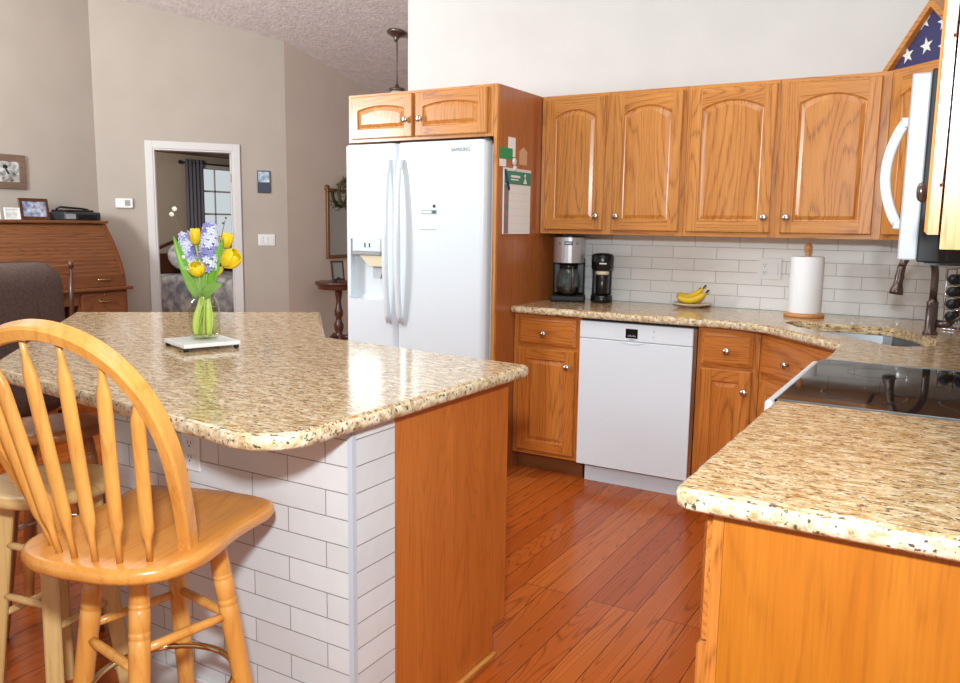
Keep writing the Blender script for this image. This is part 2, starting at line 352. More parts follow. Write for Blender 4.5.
def thing(name, label, cat, loc=(0, 0, 0), rotz=0, group=None, world=False):
    global WB
    WB = Vector(loc) if world else None
    o = bpy.data.objects.new(name, None); o.empty_display_size = .05; COL.objects.link(o); o.location = loc; o.rotation_euler = (0, 0, rotz)
    return tag(o, label, cat, group)
def single():
    global WB
    WB = None
def tag(o, label, cat, group=None):
    o['label'] = label; o['category'] = cat
    if group: o['group'] = group
    return o
def struct(o): o['kind'] = 'structure'; return o
def bx(name, parent, m, *a, **k): return MB().box(*a, m=m, **k).build(name, parent)
def text(name, s, parent, m, size, loc, rot, depth=.0006, align='CENTER'):
    c = bpy.data.curves.new(name, 'FONT'); c.body = s; c.size = size; c.extrude = depth; c.align_x = align; c.align_y = 'CENTER'
    t = bpy.data.objects.new(name+'_tmp', c); COL.objects.link(t)
    me = bpy.data.meshes.new_from_object(t.evaluated_get(bpy.context.evaluated_depsgraph_get())); bpy.data.objects.remove(t)
    me.materials.clear(); me.materials.append(m)
    o = bpy.data.objects.new(name, me); COL.objects.link(o); o.parent = parent; o.location = loc; o.rotation_euler = rot; return o
def offset(poly, d):
    """inset a counter-clockwise polygon by d"""
    n = len(poly); out = []
    for i in range(n):
        a = Vector(poly[i-1]); b = Vector(poly[i]); c = Vector(poly[(i+1) % n])
        e1 = (b-a).normalized(); e2 = (c-b).normalized(); n1 = Vector((-e1.y, e1.x)); n2 = Vector((-e2.y, e2.x)); k = n1+n2
        k = k/max(.3, k.dot(n1)); out.append((b.x+k.x*d, b.y+k.y*d))
    return out
def arc(cx, cy, r, a0, a1, n=7):
    return [(cx+r*math.cos(math.radians(a0+(a1-a0)*i/n)), cy+r*math.sin(math.radians(a0+(a1-a0)*i/n))) for i in range(n+1)]
def resample(poly, step=.025):
    out = []
    for i in range(len(poly)):
        a = Vector(poly[i]); b = Vector(poly[(i+1) % len(poly)]); n = max(1, int((b-a).length/step))
        for k in range(n): p = a+(b-a)*(k/n); out.append((p.x, p.y))
    return out
def slab(name, poly, z0, z1, parent=None, holes=()):
    """stone slab with a rounded, slightly chiselled edge and optional cut-outs"""
    mb = MB(); mt = mb.mi(granite_m); me_ = mb.mi(granite_e); bm = mb.bm
    t = z1-z0; poly = resample(poly); rnd = random.Random(3)
    prof = [(.009, 0), (.002, .006), (.0, .014), (.0, t-.012), (.003, t-.005), (.010, t)]
    rings = []
    for j, (d, h) in enumerate(prof):
        q = offset(poly, d); ring = []
        for x, y in q:
            jit = .0016 if 0 < j < len(prof)-1 else 0
            ring.append(bm.verts.new((x+rnd.uniform(-jit, jit), y+rnd.uniform(-jit, jit), z0+h)))
        rings.append(ring)
    n = len(poly)
    for j in range(len(rings)-1):
        for i in range(n):
            f = bm.faces.new((rings[j][i], rings[j][(i+1) % n], rings[j+1][(i+1) % n], rings[j+1][i])); f.material_index = me_ if j < len(rings)-2 else mt; f.smooth = True
    hr = [[[bm.verts.new((x, y, z)) for x, y in h] for z in (z0, z1)] for h in holes]
    for lvl, ring in ((0, rings[0]), (1, rings[-1])):
        es = [bm.edges.get((ring[i], ring[(i+1) % n])) for i in range(n)]
        for h in hr:
            v = h[lvl]; es += [bm.edges.new((v[i], v[(i+1) % len(v)])) for i in range(len(v))]
        g = bmesh.ops.triangle_fill(bm, use_beauty=True, use_dissolve=False, edges=es)
        for f in g['geom']:
            if isinstance(f, bmesh.types.BMFace): f.material_index = mt
    for h in hr:
        k = len(h[0])
        for i in range(k):
            f = bm.faces.new((h[0][i], h[0][(i+1) % k], h[1][(i+1) % k], h[1][i])); f.material_index = mt
    return mb.build(name, parent)

# ---------------------------------------------------------------- cabinet parts (local frame: front faces -y, x to the right)
def door_bm(mb, x0, x1, z0, z1, yb, mv, mh, th=.02, arch=0.0, st=.056):
    """raised-panel door; yb is the back plane, front lies at yb-th"""
    yf = yb-th; e = .005
    rect = [(x0, z0), (x1, z0), (x1, z1), (x0, z1)]; fr = [(x0+e, z0+e), (x1-e, z0+e), (x1-e, z1-e), (x0+e, z1-e)]
    vs = [(x, yb, z) for x, z in rect]+[(x, yf+e, z) for x, z in rect]+[(x, yf, z) for x, z in fr]
    fs = [[0, 1, 2, 3]]+[[i, (i+1) % 4, 4+(i+1) % 4, 4+i] for i in range(4)]+[[4+i, 4+(i+1) % 4, 8+(i+1) % 4, 8+i] for i in range(4)]
    mb.add(vs, fs, mv)
    ox0, ox1, oz0, oz1 = x0+st, x1-st, z0+st, z1-st-arch*.15; N = 14
    def loop(ins):
        a, b, c, d = ox0+ins, ox1-ins, oz0+ins, oz1-ins
        pts = [(a, c), (b, c)]
        for i in range(N+1):
            u = i/N; x = b+(a-b)*u; s = 2*u-1
            sh = max(0, 1-abs(s)**2) if arch else 0
            pts.append((x, d-arch+arch*sh))
        return pts
    L1 = loop(0)
    # stiles and rails
    X0, X1, Z0, Z1 = x0+e, x1-e, z0+e, z1-e
    mb.add([(X0, yf, Z0), (ox0, yf, Z0), (ox0, yf, Z1), (X0, yf, Z1)], [[0, 1, 2, 3]], mv)
    mb.add([(ox1, yf, Z0), (X1, yf, Z0), (X1, yf, Z1), (ox1, yf, Z1)], [[0, 1, 2, 3]], mv)
    mb.add([(ox0, yf, Z0), (ox1, yf, Z0), (ox1, yf, oz0), (ox0, yf, oz0)], [[0, 1, 2, 3]], mh)
    top = L1[2:]
    for i in range(N): mb.add([(top[i][0], yf, top[i][1]), (top[i+1][0], yf, top[i+1][1]), (top[i+1][0], yf, Z1), (top[i][0], yf, Z1)], [[0, 1, 2, 3]], mh)
    prof = [(0, 0), (.004, .007), (.009, .009), (.012, .008), (.028, .001)]
    loops = [[(x, yf+d, z) for x, z in loop(i)] for i, d in prof]; n = len(L1)
    vs = [p for lp in loops for p in lp]; fs = []
    for j in range(len(loops)-1): fs += [[j*n+i, j*n+(i+1) % n, (j+1)*n+(i+1) % n, (j+1)*n+i] for i in range(n)]
    fs.append([(len(loops)-1)*n+i for i in range(n)]); mb.add(vs, fs, mv)
def knob(parent, x, y, z, m=None):
    return MB().lathe([(.007, 0), (.0065, .010), (.008, .014), (.016, .018), (.0185, .022), (.0165, .027), (.0095, .030), (0, .031)], (x, y, z), m or nickel, 18, '-y').build('knob', parent)
def door(parent, x0, x1, z0, z1, yb, kx=None, kz=None, arch=0.0, mv=None, mh=None, st=.056, name='door', km=None):
    mb = MB(); door_bm(mb, x0, x1, z0, z1, yb, mv or oak_v, mh or oak_h, arch=arch, st=st); o = mb.build(name, parent)
    if kx is not None: knob(o, kx, yb-.02, kz, km)
    return o
def drawer(parent, x0, x1, z0, z1, yb, kx=None, kz=None, m=None):
    mb = MB(); m = m or oakb_h; yf = yb-.02; e = .018
    vs = [(x0, yb, z0), (x1, yb, z0), (x1, yb, z1), (x0, yb, z1)]; vs += [(x, yf+.009, z) for x, _, z in vs[:4]]
    vs += [(x0+e, yf, z0+e), (x1-e, yf, z0+e), (x1-e, yf, z1-e), (x0+e, yf, z1-e)]
    mb.add(vs, [[0, 1, 2, 3], [8, 9, 10, 11]]+[[i, (i+1) % 4, 4+(i+1) % 4, 4+i] for i in range(4)]+[[4+i, 4+(i+1) % 4, 8+(i+1) % 4, 8+i] for i in range(4)], m)
    o = mb.build('drawer', parent)
    if kx is not None: knob(o, kx, yf, kz)
    return o
def frame_boxes(mb, x0, x1, z0, z1, y0, y1, cols, rows, mv, mh):
    """face frame: vertical bars cols [(x0,x1)], horizontal bars rows [(z0,z1)]"""
    for a, b in cols: mb.box(a, b, y0, y1, z0, z1, mv)
    for a, b in rows: mb.box(x0+.001, x1-.001, y0+.0006, y1, a, b, mh)

# ================================================================ the room
CH = .924                       # worktop height
HT = 2.068                      # top of the wall cabinets
def ceil_z(y): return 3.054-.2*(y-1.418) if y > -2.2 else 3.7776+.2*(y+2.2)
struct(MB().box(-7.6, 3.2, -7.5, 6.2, -.06, 0, floor_m).build('floor'))
mb = MB()
for y0, y1 in ((-2.2, 6.2), (-7.5, -2.2)):
    za, zb = ceil_z(y0+1e-6), ceil_z(y1)
    mb.add([(-5.3, y0, za), (2.2, y0, za), (2.2, y1, zb), (-5.3, y1, zb), (-5.3, y0, za+.1), (2.2, y0, za+.1), (2.2, y1, zb+.1), (-5.3, y1, zb+.1)],
           [[3, 2, 1, 0], [4, 5, 6, 7], [0, 1, 5, 4], [1, 2, 6, 5], [2, 3, 7, 6], [3, 0, 4, 7]], ceil_m)
struct(mb.build('ceiling'))
struct(MB().box(-1.567, 2.08, 0, .13, 0, 3.33, paint_kitchen).build('wall_back'))
struct(MB().box(-1.567, -1.437, .131, 6.2, 0, 3.0, paint_kitchen).build('wall_return'))
struct(MB().box(1.963, 2.08, -3.3, -.001, 0, 3.36, paint_kitchen).build('wall_right'))
mb = MB()
def wall_poly(mb, a, b, th, m, ztop=4.0):
    """wall from a to b whose room face is the line a-b; thickness to the left of the travel direction"""
    a = Vector(a); b = Vector(b); d = (b-a).normalized(); n = Vector((-d.y, d.x))*th
    mb.prism([tuple(a), tuple(b), tuple(b+n), tuple(a+n)], 0, ztop, m)
wall_poly(mb, (-5.066, -7.5), (-5.066, .104), .12, paint_beige); struct(mb.build('wall_left'))
mb = MB(); wall_poly(mb, (-4.03, 1.418), (-4.03, 6.2), .12, paint_grey, 3.05); struct(mb.build('wall_far'))
DA = math.atan2(.785, .6195); DT = Vector((.6195, .785)); DN = Vector((.785, -.6195))
def dpt(s, o=0): return (-5.066+DT.x*s+DN.x*o, .104+DT.y*s+DN.y*o)
mb = MB()
mb.box(0, .472, 0, .12, 0, 3.4, paint_beige); mb.box(.472, 1.176, 0, .12, 2.008, 3.4, paint_beige); mb.box(1.176, 1.673, 0, .12, 0, 3.4, paint_beige)
struct(mb.build('wall_diagonal', loc=(-5.066, .104, 0), rotz=DA))
# door casing with jambs
mb = MB()
mb.box(.407, .472, -.018, -.0005, 0, 2.075, trim_white, .004); mb.box(1.176, 1.241, -.018, -.0005, 0, 2.075, trim_white, .004); mb.box(.472, 1.176, -.018, -.0005, 2.008, 2.075, trim_white, .004)
mb.box(.4725, .486, -.012, .13, 0, 2.007, trim_white); mb.box(1.162, 1.1755, -.012, .13, 0, 2.007, trim_white); mb.box(.486, 1.162, -.012, .13, 1.994, 2.007, trim_white)
mb.box(.486, .496, .06, .1, 0, 1.994, trim_white); mb.box(1.152, 1.162, .06, .1, 0, 1.994, trim_white)
mb.box(1.154, 1.162, -.004, .03, 1.72, 1.80, copper)
struct(mb.build('door_1', loc=(-5.066, .104, 0), rotz=DA))
# bedroom behind the door
mb = MB()
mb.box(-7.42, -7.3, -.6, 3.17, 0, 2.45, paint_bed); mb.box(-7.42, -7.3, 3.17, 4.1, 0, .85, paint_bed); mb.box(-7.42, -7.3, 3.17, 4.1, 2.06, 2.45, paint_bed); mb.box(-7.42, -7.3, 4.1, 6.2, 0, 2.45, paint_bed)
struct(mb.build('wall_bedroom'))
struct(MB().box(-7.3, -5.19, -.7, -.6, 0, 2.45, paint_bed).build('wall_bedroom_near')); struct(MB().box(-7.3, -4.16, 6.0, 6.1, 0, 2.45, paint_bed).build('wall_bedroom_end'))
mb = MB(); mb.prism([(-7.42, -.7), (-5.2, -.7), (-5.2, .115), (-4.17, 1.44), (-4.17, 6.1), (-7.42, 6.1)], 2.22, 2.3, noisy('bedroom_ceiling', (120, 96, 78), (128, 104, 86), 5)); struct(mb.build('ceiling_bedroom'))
mb = MB()
mb.box(-7.36, -7.285, 3.10, 3.17, .78, 2.13, trim_white, .003); mb.box(-7.36, -7.285, 4.1, 4.17, .78, 2.13, trim_white, .003); mb.box(-7.36, -7.285, 3.17, 4.1, 2.06, 2.13, trim_white, .003); mb.box(-7.36, -7.25, 3.17, 4.1, .80, .85, trim_white, .003)
for y in (3.48, 3.79): mb.box(-7.375, -7.36, y-.01, y+.01, .85, 2.06, trim_white)
for z in (1.14, 1.45, 1.76): mb.box(-7.375, -7.36, 3.17, 4.1, z-.012, z+.012, trim_white)
mb.box(-7.372, -7.368, 3.17, 4.1, .85, 2.06, pane_m)
struct(mb.build('window_1'))
struct(MB().box(-5.053, -5.065, -7.4, .09, 0, .1, trim_white).build('baseboard_left'))

# tile splashback
tag(MB().box(-.405, 1.955, -.009, -.0005, CH+.001, 1.3125, tile_b).build('backsplash'), 'glossy grey-beige subway tile backsplash on the wall above the long worktop', 'backsplash')
tag(MB().box(1.955, 1.9625, -3.2, -.011, CH+.001, 1.312, tile_r).build('backsplash'), 'glossy subway tile backsplash on the right-hand wall behind the range', 'backsplash')

# ================================================================ wall cabinets
def upper(name, label, x0, x1, doors, z0=1.3135, z1=HT, yf=-.325, depth=.322, loc=None, rotz=0, arch=.040, mv=None, mh=None, group=None, km=None, frame=True):
    """doors: (x0, x1, knob_x) in the local frame whose origin is the lower left corner of the face frame"""
    mv = mv or oak_v; mh = mh or oak_h; W = x1-x0; H = z1-z0
    t = thing(name, label, 'cabinet', loc or (x0, yf, z0), rotz, group)
    mb = MB(); mb.box(0, W, .019, depth, 0, H, mv); mb.build('cabinet_box', t)
    mb = MB(); cols = [(0, .036)]+[(a[1]-.012, b[0]+.012) for a, b in zip(doors, doors[1:])]+[(W-.036, W)]
    frame_boxes(mb, 0, W, 0, H, 0, .0188, cols, [(0, .036), (H-.036, H)], mv, mh); mb.build('face_frame', t)
    for a, b, kx in doors: door(t, a, b, .022, H-.018, -.001, kx, .098, arch, mv, mh, km=km)
    return t
upper('wall_cabinet', 'oak wall cabinet with two arched doors, above the coffee makers', -.405, .420, [(.030, .385, .350), (.434, .805, .466)])
upper('wall_cabinet', 'oak wall cabinet with two arched doors, above the bananas and paper towels', .4215, 1.3496, [(.020, .436, .410), (.484, .892, .515)])
# diagonal corner cabinet
t = thing('corner_wall_cabinet', 'oak corner wall cabinet set diagonally, under the folded flag case', 'cabinet', (1.3515, -.327, 1.3135), -PI/4)
H = HT-1.3135; W = .43
MB().prism([(0.002, .02), (W-.002, .02), (W+.2, .222), (W/2, .63), (-.2, .222)], 0, H, oak_v).build('cabinet_box', t)
mb = MB(); frame_boxes(mb, 0, W, 0, H, 0, .0188, [(0, .036), (W-.036, W)], [(0, .036), (H-.036, H)], oak_v, oak_h); mb.build('face_frame', t)
door(t, .024, W-.024, .022, H-.018, -.001, W-.06, .098, .04)
# cabinet over the refrigerator
PF = -.8315
t = thing('refrigerator_top_cabinet', 'short oak cabinet with two small arched doors, above the white refrigerator', 'cabinet', (-1.3795, PF, 1.808))
W = .972-.024; H = HT-1.808
MB().box(0, W-.002, .019, .80, 0, H, oak_v).build('cabinet_box', t)
mb = MB(); frame_boxes(mb, 0, W, 0, H, 0, .0188, [(0, .036), (.440, .478), (W-.05, W)], [(0, .03), (H-.03, H)], oak_v, oak_h); mb.build('face_frame', t)
door(t, .026, .450, .016, H-.014, -.001, .416, .105, .022, st=.05); door(t, .470, W-.032, .016, H-.014, -.001, .508, .105, .022, st=.05)
# tall side panel
t = thing('refrigerator_side_panel', 'tall oak panel enclosing the right side of the refrigerator', 'panel', (-.4092, 0, 0))
MB().box(-.020, 0, PF+.02, -.002, 0, HT, ven).build('panel', t)
MB().box(-.0215, 0.0, PF, PF+.0195, 0, HT, oak_v, .002).build('edge_strip', t)
# wall cabinet next to the camera, on the right-hand wall (local x runs towards the camera: -Y)
def right_upper(label, y_far, y_near, z0, z1, doors, arch=.045, name='wall_cabinet', kz=.1):
    W = y_far-y_near; H = z1-z0
    t = thing(name, label, 'cabinet', (1.668, y_far, z0), -PI/2)
    MB().box(0, W, .019, .292, 0, H, oak_v).build('cabinet_box', t)
    mb = MB(); cols = [(0, .036)]+[(a[1]-.012, b[0]+.012) for a, b in zip(doors, doors[1:])]+[(W-.036, W)]
    frame_boxes(mb, 0, W, 0, H, 0, .0188, cols, [(0, .036), (H-.036, H)], oak_v, oak_h); mb.build('face_frame', t)
    for a, b, kx in doors: door(t, a, b, .022, H-.018, -.004, kx, kz, arch, km=bronze)
    return t
t = right_upper('bright oak wall cabinet seen end-on, nearest on the right past the microwave', -2.392, -3.10, 1.33, HT, [(.022, .348, .316), (.36, .686, .392)])
for z in (.10, .32, .62): MB().tube([(.704, -.006, z), (.704, -.006, z+.025)], .0022, white_plastic, 8).build('hinge', t)
right_upper('low oak cabinet above the microwave on the right-hand wall', -1.628, -2.388, 1.74, HT, [(.022, .372, .34), (.388, .738, .42)], .03, kz=.06)
right_upper('oak wall cabinet between the microwave and the corner cabinet', -.645, -1.622, 1.3135, HT, [(.022, .475, .44), (.50, .955, .535)])

# flag case on the corner cabinet
t = thing('flag_case', 'triangular wooden display case holding a folded starry flag, on the corner cabinet', 'flag case', (1.263, -.110, HT+.001), -PI/4)
B = .60; hh = .30; fwid = .026
mb = MB()
def tri(x0, x1, h): return [(x0, 0), (x1, 0), ((x0+x1)/2, h)]
o = tri(0, B, hh); k = fwid; i_ = [(k*2.414, k), (B-k*2.414, k), (B/2, hh-k*1.414)]
vs = [(x, 0, z) for x, z in o]+[(x, 0, z) for x, z in i_]+[(x, .08, z) for x, z in o]+[(x, .08, z) for x, z in i_]
fs = []
for a in range(3):
    b = (a+1) % 3; fs += [[a, b, 3+b, 3+a], [6+a, 9+a, 9+b, 6+b], [a, 6+a, 6+b, b], [3+a, 3+b, 9+b, 9+a]]
mb.add(vs, fs, oak_h); mb.build('case_frame', t)
mb = MB(); mb.add([(x, .03, z) for x, z in i_]+[(x, .07, z) for x, z in i_], [[0, 1, 2], [5, 4, 3], [0, 3, 4, 1], [1, 4, 5, 2], [2, 5, 3, 0]], navy); fl = mb.build('folded_flag', t)
def star(mb, x, z, r, y, a0=90):
    p = []
    for q in range(10):
        rr = r if q % 2 == 0 else r*.4; a = math.radians(a0+36*q); p.append((x+rr*math.cos(a), z+rr*math.sin(a)))
    mb.add([(a, y, b) for a, b in p]+[(a, y+.0015, b) for a, b in p], [list(range(10)), list(range(19, 9, -1))]+[[q, (q+1) % 10, 10+(q+1) % 10, 10+q] for q in range(10)], star_m)
for x, z in ((.155, .085), (.265, .105), (.24, .215), (.37, .085), (.355, .19)):
    mb = MB(); star(mb, x, z, .038, .0278, 90+10); mb.build('star', fl)

# ================================================================ base cabinets
def base_box(t, W, D, mv=None, toe=True):
    mv = mv or oakb_v
    MB().box(0, W, .019, D, .10, .883, mv).build('cabinet_box', t)
    MB().box(0, W, .07, .085, 0, .0995, toe_m).build('toe_kick', t)
t = thing('base_cabinet', 'oak base cabinet with one drawer and one door, left of the dishwasher', 'cabinet', (-.405, -.61, 0))
W = .400; base_box(t, W, .605)
mb = MB(); frame_boxes(mb, 0, W, .10, .883, 0, .0188, [(0, .032), (W-.032, W)], [(.10, .135), (.695, .725), (.862, .883)], oakb_v, oakb_h); mb.build('face_frame', t)
drawer(t, .032, W-.027, .717, .868, -.001, .193, .781); door(t, .032, W-.027, .125, .698, -.001, .335, .612, 0, oakb_v, oakb_h)
t = thing('base_cabinet', 'narrow oak base cabinet with one drawer and one door, right of the dishwasher', 'cabinet', (.612, -.61, 0))
W = .294; base_box(t, W, .605)
mb = MB(); frame_boxes(mb, 0, W, .10, .883, 0, .0188, [(0, .03), (W-.03, W)], [(.10, .135), (.678, .708), (.862, .883)], oakb_v, oakb_h); mb.build('face_frame', t)
drawer(t, .022, W-.028, .702, .864, -.001, .147, .775); door(t, .022, W-.028, .125, .684, -.001, W-.055, .585, 0, oakb_v, oakb_h)
# diagonal sink base
SA = math.atan2(-.478, .430)
t = thing('corner_sink_cabinet', 'diagonal oak corner base cabinet with a false drawer front, under the sink', 'cabinet', (.909, -.612, 0), SA)
W = .642
mb = MB(); ca, sa = math.cos(-SA), math.sin(-SA)
def loc2(x, y): x -= .909; y += .612; return (x*ca-y*sa, x*sa+y*ca)
MB().prism([(0.003, .0195), (W-.003, .0195), loc2(1.95, -1.086), loc2(1.95, -.006), loc2(.911, -.006)], .10, .70, oakb_v).build('cabinet_box', t)
mb = MB(); frame_boxes(mb, 0, W, .10, .883, 0, .0188, [(0, .04), (W-.04, W)], [(.10, .135), (.655, .69), (.862, .883)], oakb_v, oakb_h); mb.build('face_frame', t)
drawer(t, .032, W-.032, .685, .866, -.001, .265, .765); door(t, .032, W/2-.003, .125, .66, -.001, W/2-.04, .6, 0, oakb_v, oakb_h); door(t, W/2+.003, W-.032, .125, .66, -.001, W/2+.04, .6, 0, oakb_v, oakb_h)
MB().box(0.02, W-.02, .08, .095, 0, .0995, oakb_h).build('toe_kick', t)
# right run (local x runs towards the camera)
def right_base(label, y_far, y_near, end_panel=False):
    W = y_far-y_near
    t = thing('base_cabinet', label, 'cabinet', (1.373, y_far, 0), -PI/2)
    MB().box(0, W-(.012 if end_panel else 0), .019, .582, .10, .883, oakb_v).build('cabinet_box', t)
    MB().box(0, W-.012, .07, .085, 0, .0995, toe_m).build('toe_kick', t)
    mb = MB(); frame_boxes(mb, 0, W, .10, .883, 0, .0188, [(0, .032), (W-.024, W)], [(.10, .135), (.59, .62), (.862, .883)], oakb_v, oakb_h); mb.build('face_frame', t)
    drawer(t, .022, W-.012, .645, .868, -.001, W/2, .76); door(t, .022, W-.012, .125, .635, -.001, .07, .58, 0, oakb_v, oakb_h)
    if end_panel: MB().box(W-.0118, W, .0195, .582, 0, .883, ven_near).build('end_panel', t)
    return t
right_base('oak base cabinet hidden between the corner sink and the range', -1.17, -1.622)
right_base('oak base cabinet with a broad plain end panel, nearest at lower right', -2.394, -3.203, True)

# ================================================================ worktops
hole = [(1.00, -.57), (1.075, -.70), (1.49, -1.115), (1.535, -1.115), (1.63, -1.02), (1.63, -.79), (1.575, -.73), (1.53, -.60), (1.45, -.485), (1.41, -.47), (1.06, -.46), (1.01, -.49)]
poly = [(-.404, -.011), (-.404, -.662)]
P0, P1, P2 = Vector((.70, -.664)), Vector((.875, -.664)), Vector((.985, -.775))
poly += [tuple(P0*(1-u)**2+P1*2*u*(1-u)+P2*u*u) for u in [i/8 for i in range(9)]]
poly += [(1.285, -1.115)]+[(1.309, -1.15), (1.317, -1.185)]+[(1.317, -1.622), (1.953, -1.622), (1.953, -.011)]
tag(slab('countertop', poly, .886, CH, holes=[hole]), 'long speckled beige granite worktop along the back wall and around the corner sink', 'countertop')
poly = [(1.311, -2.396)]+arc(1.343, -3.208, .032, 180, 270)+[(1.953, -3.240), (1.953, -2.396)]
tag(slab('countertop', poly, .886, CH), 'short speckled beige granite worktop in the right foreground, in front of the range', 'countertop')

# sink
t = thing('sink', 'stainless steel corner sink let into the granite worktop', 'sink', (1.4, -.8, .72), world=True)
mb = MB(); rings = [offset(hole, d) for d in (-.015, .0, .02, .055)]; vs = []; fs = []; n = len(hole)
for r, z in zip(rings, (.8845, .8845, .745, .722)): vs += [(x, y, z) for x, y in r]
for j in range(3): fs += [[j*n+i, j*n+(i+1) % n, j*n+n+(i+1) % n, j*n+n+i] for i in range(n)]
fs.append([3*n+i for i in range(n)]); mb.add(vs, fs, steel); mb.build('bowl', t)
MB().lathe([(.045, .7225), (.038, .7245), (.0, .7235)], (1.36, -.80, 0), dark_grey, 24, cap=False).build('drain', t)
mb = MB(); mb.prism([(1.355, -.50), (1.368, -.50), (1.368, -.98), (1.355, -.97)], .7235, .86, steel); mb.build('divider', t)
single()
# ================================================================ island
TI, TK = .513, -3.112
def rel(a, b): return (a, b)
ISL = [(.5045, -3.1035), (-.42, -3.1035), (-1.48, -2.043), (-1.05, -1.60), (-.42, -2.285), (.49, -2.358)]
ISL = ISL[::-1] if sum((ISL[i][0]*ISL[(i+1) % 6][1]-ISL[(i+1) % 6][0]*ISL[i][1]) for i in range(6)) < 0 else ISL
t = thing('kitchen_island', 'kitchen island faced with white subway tile and an oak end panel', 'island', (0, -2.7, 0), world=True)
MB().prism([(.5045, -3.1035), (.5045, -2.44), (.49, -2.44), (-.43, -2.36), (-1.02, -1.70), (-1.40, -2.09), (-.42, -3.07)], 0, .0995, oakb_h).build('plinth', t)
MB().prism([(.5045, -3.1035), (.5045, -2.376), (-.42, -2.296), (-1.05, -1.62), (-1.48, -2.043), (-.42, -3.1035)], .10, .8845, oakb_v).build('cabinet_box', t)
MB().box(-.424, .4995, TK, -3.104, 0, .8845, tile_x).build('tile_cladding', t)
MB().box(.505, TI, -3.0985, -2.946, 0, .8845, tile_y).build('tile_cladding', t)
mb = MB(); mb.prism([(-.4245, TK), (-.424, -3.104), (-1.484, -2.046), (-1.4897, -2.0517)], 0, .8845, tile_d); mb.build('tile_cladding', t)
MB().box(.4998, TI+.0015, TK-.001, -3.0988, 0, .8845, mat('grey_edge_trim', (192, 196, 202), .3)).build('corner_trim', t)
mb = MB(); mb.prism([(-2.9445, 0), (-2.432, 0), (-2.432, .10), (-2.356, .10), (-2.356, .8845), (-2.9445, .8845)], .505, TI, ven_isl)
for v in mb.bm.verts: v.co = Vector((v.co.z, v.co.x, v.co.y))
mb.build('end_panel', t)
MB().box(-.4, TI, TK-.012, TK-.0006, .0, .095, trim_white, .003).build('baseboard', t)
MB().box(TI+.0003, TI+.016, -2.944, -2.432, 0, .018, oak_y, .004).build('shoe_moulding', t)
MB().box(.492, .5045, -2.3755, -2.356, .10, .8845, oakb_v).build('corner_stile', t)
single()
poly = [(-.76, -3.245), (-.60, -3.266)]
poly += [(.30, -3.372)]+arc(.42, -3.266, .125, 262, 355, 8)+[(.556, -2.315)]+arc(.537, -2.313, .019, 0, 90, 3)[1:]+[(-.382, -2.187), (-.994, -1.529), (-1.89, -2.229)]
tag(slab('island_countertop', poly, .886, CH), 'large speckled beige granite slab topping the island', 'countertop')
# outlet on the island
def outlet(name, label, loc, rotz, gangs, parent=None, w=.07, h=.115, group=None):
    t = thing(name, label, 'outlet', loc, rotz, group); W = w*gangs-.02*(gangs-1)
    MB().box(-W/2, W/2, -.006, 0, -h/2, h/2, white_plastic, .003).build('cover_plate', t)
    return t, W
def sockets(t, x):
    for dz in (-.02, .02):
        o = MB().box(x-.0165, x+.0165, -.0085, -.0062, dz-.014, dz+.014, white_plastic, .001).build('socket', t)
        mb = MB(); mb.box(x-.007, x-.005, -.0090, -.0084, dz-.002, dz+.007, black_soft); mb.box(x+.005, x+.007, -.0090, -.0084, dz-.002, dz+.007, black_soft); mb.lathe([(.0025, 0), (.0025, .0006)], (x, -.0084, dz-.008), black_soft, 10, '-y'); mb.build('slots', o)
t, _ = outlet('wall_outlet', 'white duplex outlet on the tiled side of the island', (-.038, TK-.0003, .750), 0, 1, h=.112); sockets(t, 0)
t, W = outlet('wall_outlet', 'white outlet and rocker switch on the backsplash beside the paper towels', (.808, -.0095, 1.145), 0, 2, h=.114); sockets(t, -.026)
MB().box(.026-.0165, .026+.0165, -.0095, -.0062, -.033, .033, white_plastic, .0015).build('rocker_switch', t)

# ================================================================ appliances
# refrigerator
t = thing('refrigerator', 'white side-by-side refrigerator with ice and water dispenser', 'refrigerator', (-.905, -.45, 0), world=True)
FY = -.872; FZ = 1.792
MB().box(-1.362, -.444, -.80, -.06, .03, 1.775, white_app2, .006).build('body', t)
MB().box(-1.35, -.455, -.79, -.1, 0, .0295, black_plastic).build('base_grille', t)
def fdoor(name, x0, x1):
    mb = MB(); n = 12; prof = []   # gently rounded vertical edges
    pts = [(x0, -.802), (x0, FY+.03)]+[(x0+.03-.03*math.cos(a), FY+.03-.03*math.sin(a)) for a in [PI/2*i/6 for i in range(1, 7)]]
    pts += [(x1-.03+.03*math.sin(a), FY+.03-.03*math.cos(a)) for a in [PI/2*i/6 for i in range(0, 7)]]+[(x1, -.802)]
    k = len(pts); vs = []; fs = []
    for z, ins in ((.07, .01), (.078, 0), (FZ-.008, 0), (FZ, .008)):
        for x, y in pts: vs.append((x+(ins if x < (x0+x1)/2 else -ins)*.8, y+(ins if y < -.84 else 0), z))
    for j in range(3): fs += [[j*k+i, j*k+(i+1) % k, (j+1)*k+(i+1) % k, (j+1)*k+i] for i in range(k)]
    fs += [list(range(k)), [3*k+i for i in range(k)]]; mb.add(vs, fs, white_app); o = mb.build(name, t)
    return o
fz = fdoor('freezer_door', -1.384, -1.0245); rd = fdoor('refrigerator_door', -1.0175, -.4530)
for o in (fz, rd):
    for p in o.data.polygons: p.use_smooth = abs(p.normal.z) < .3
    o.data.set_sharp_from_angle(angle=.6)
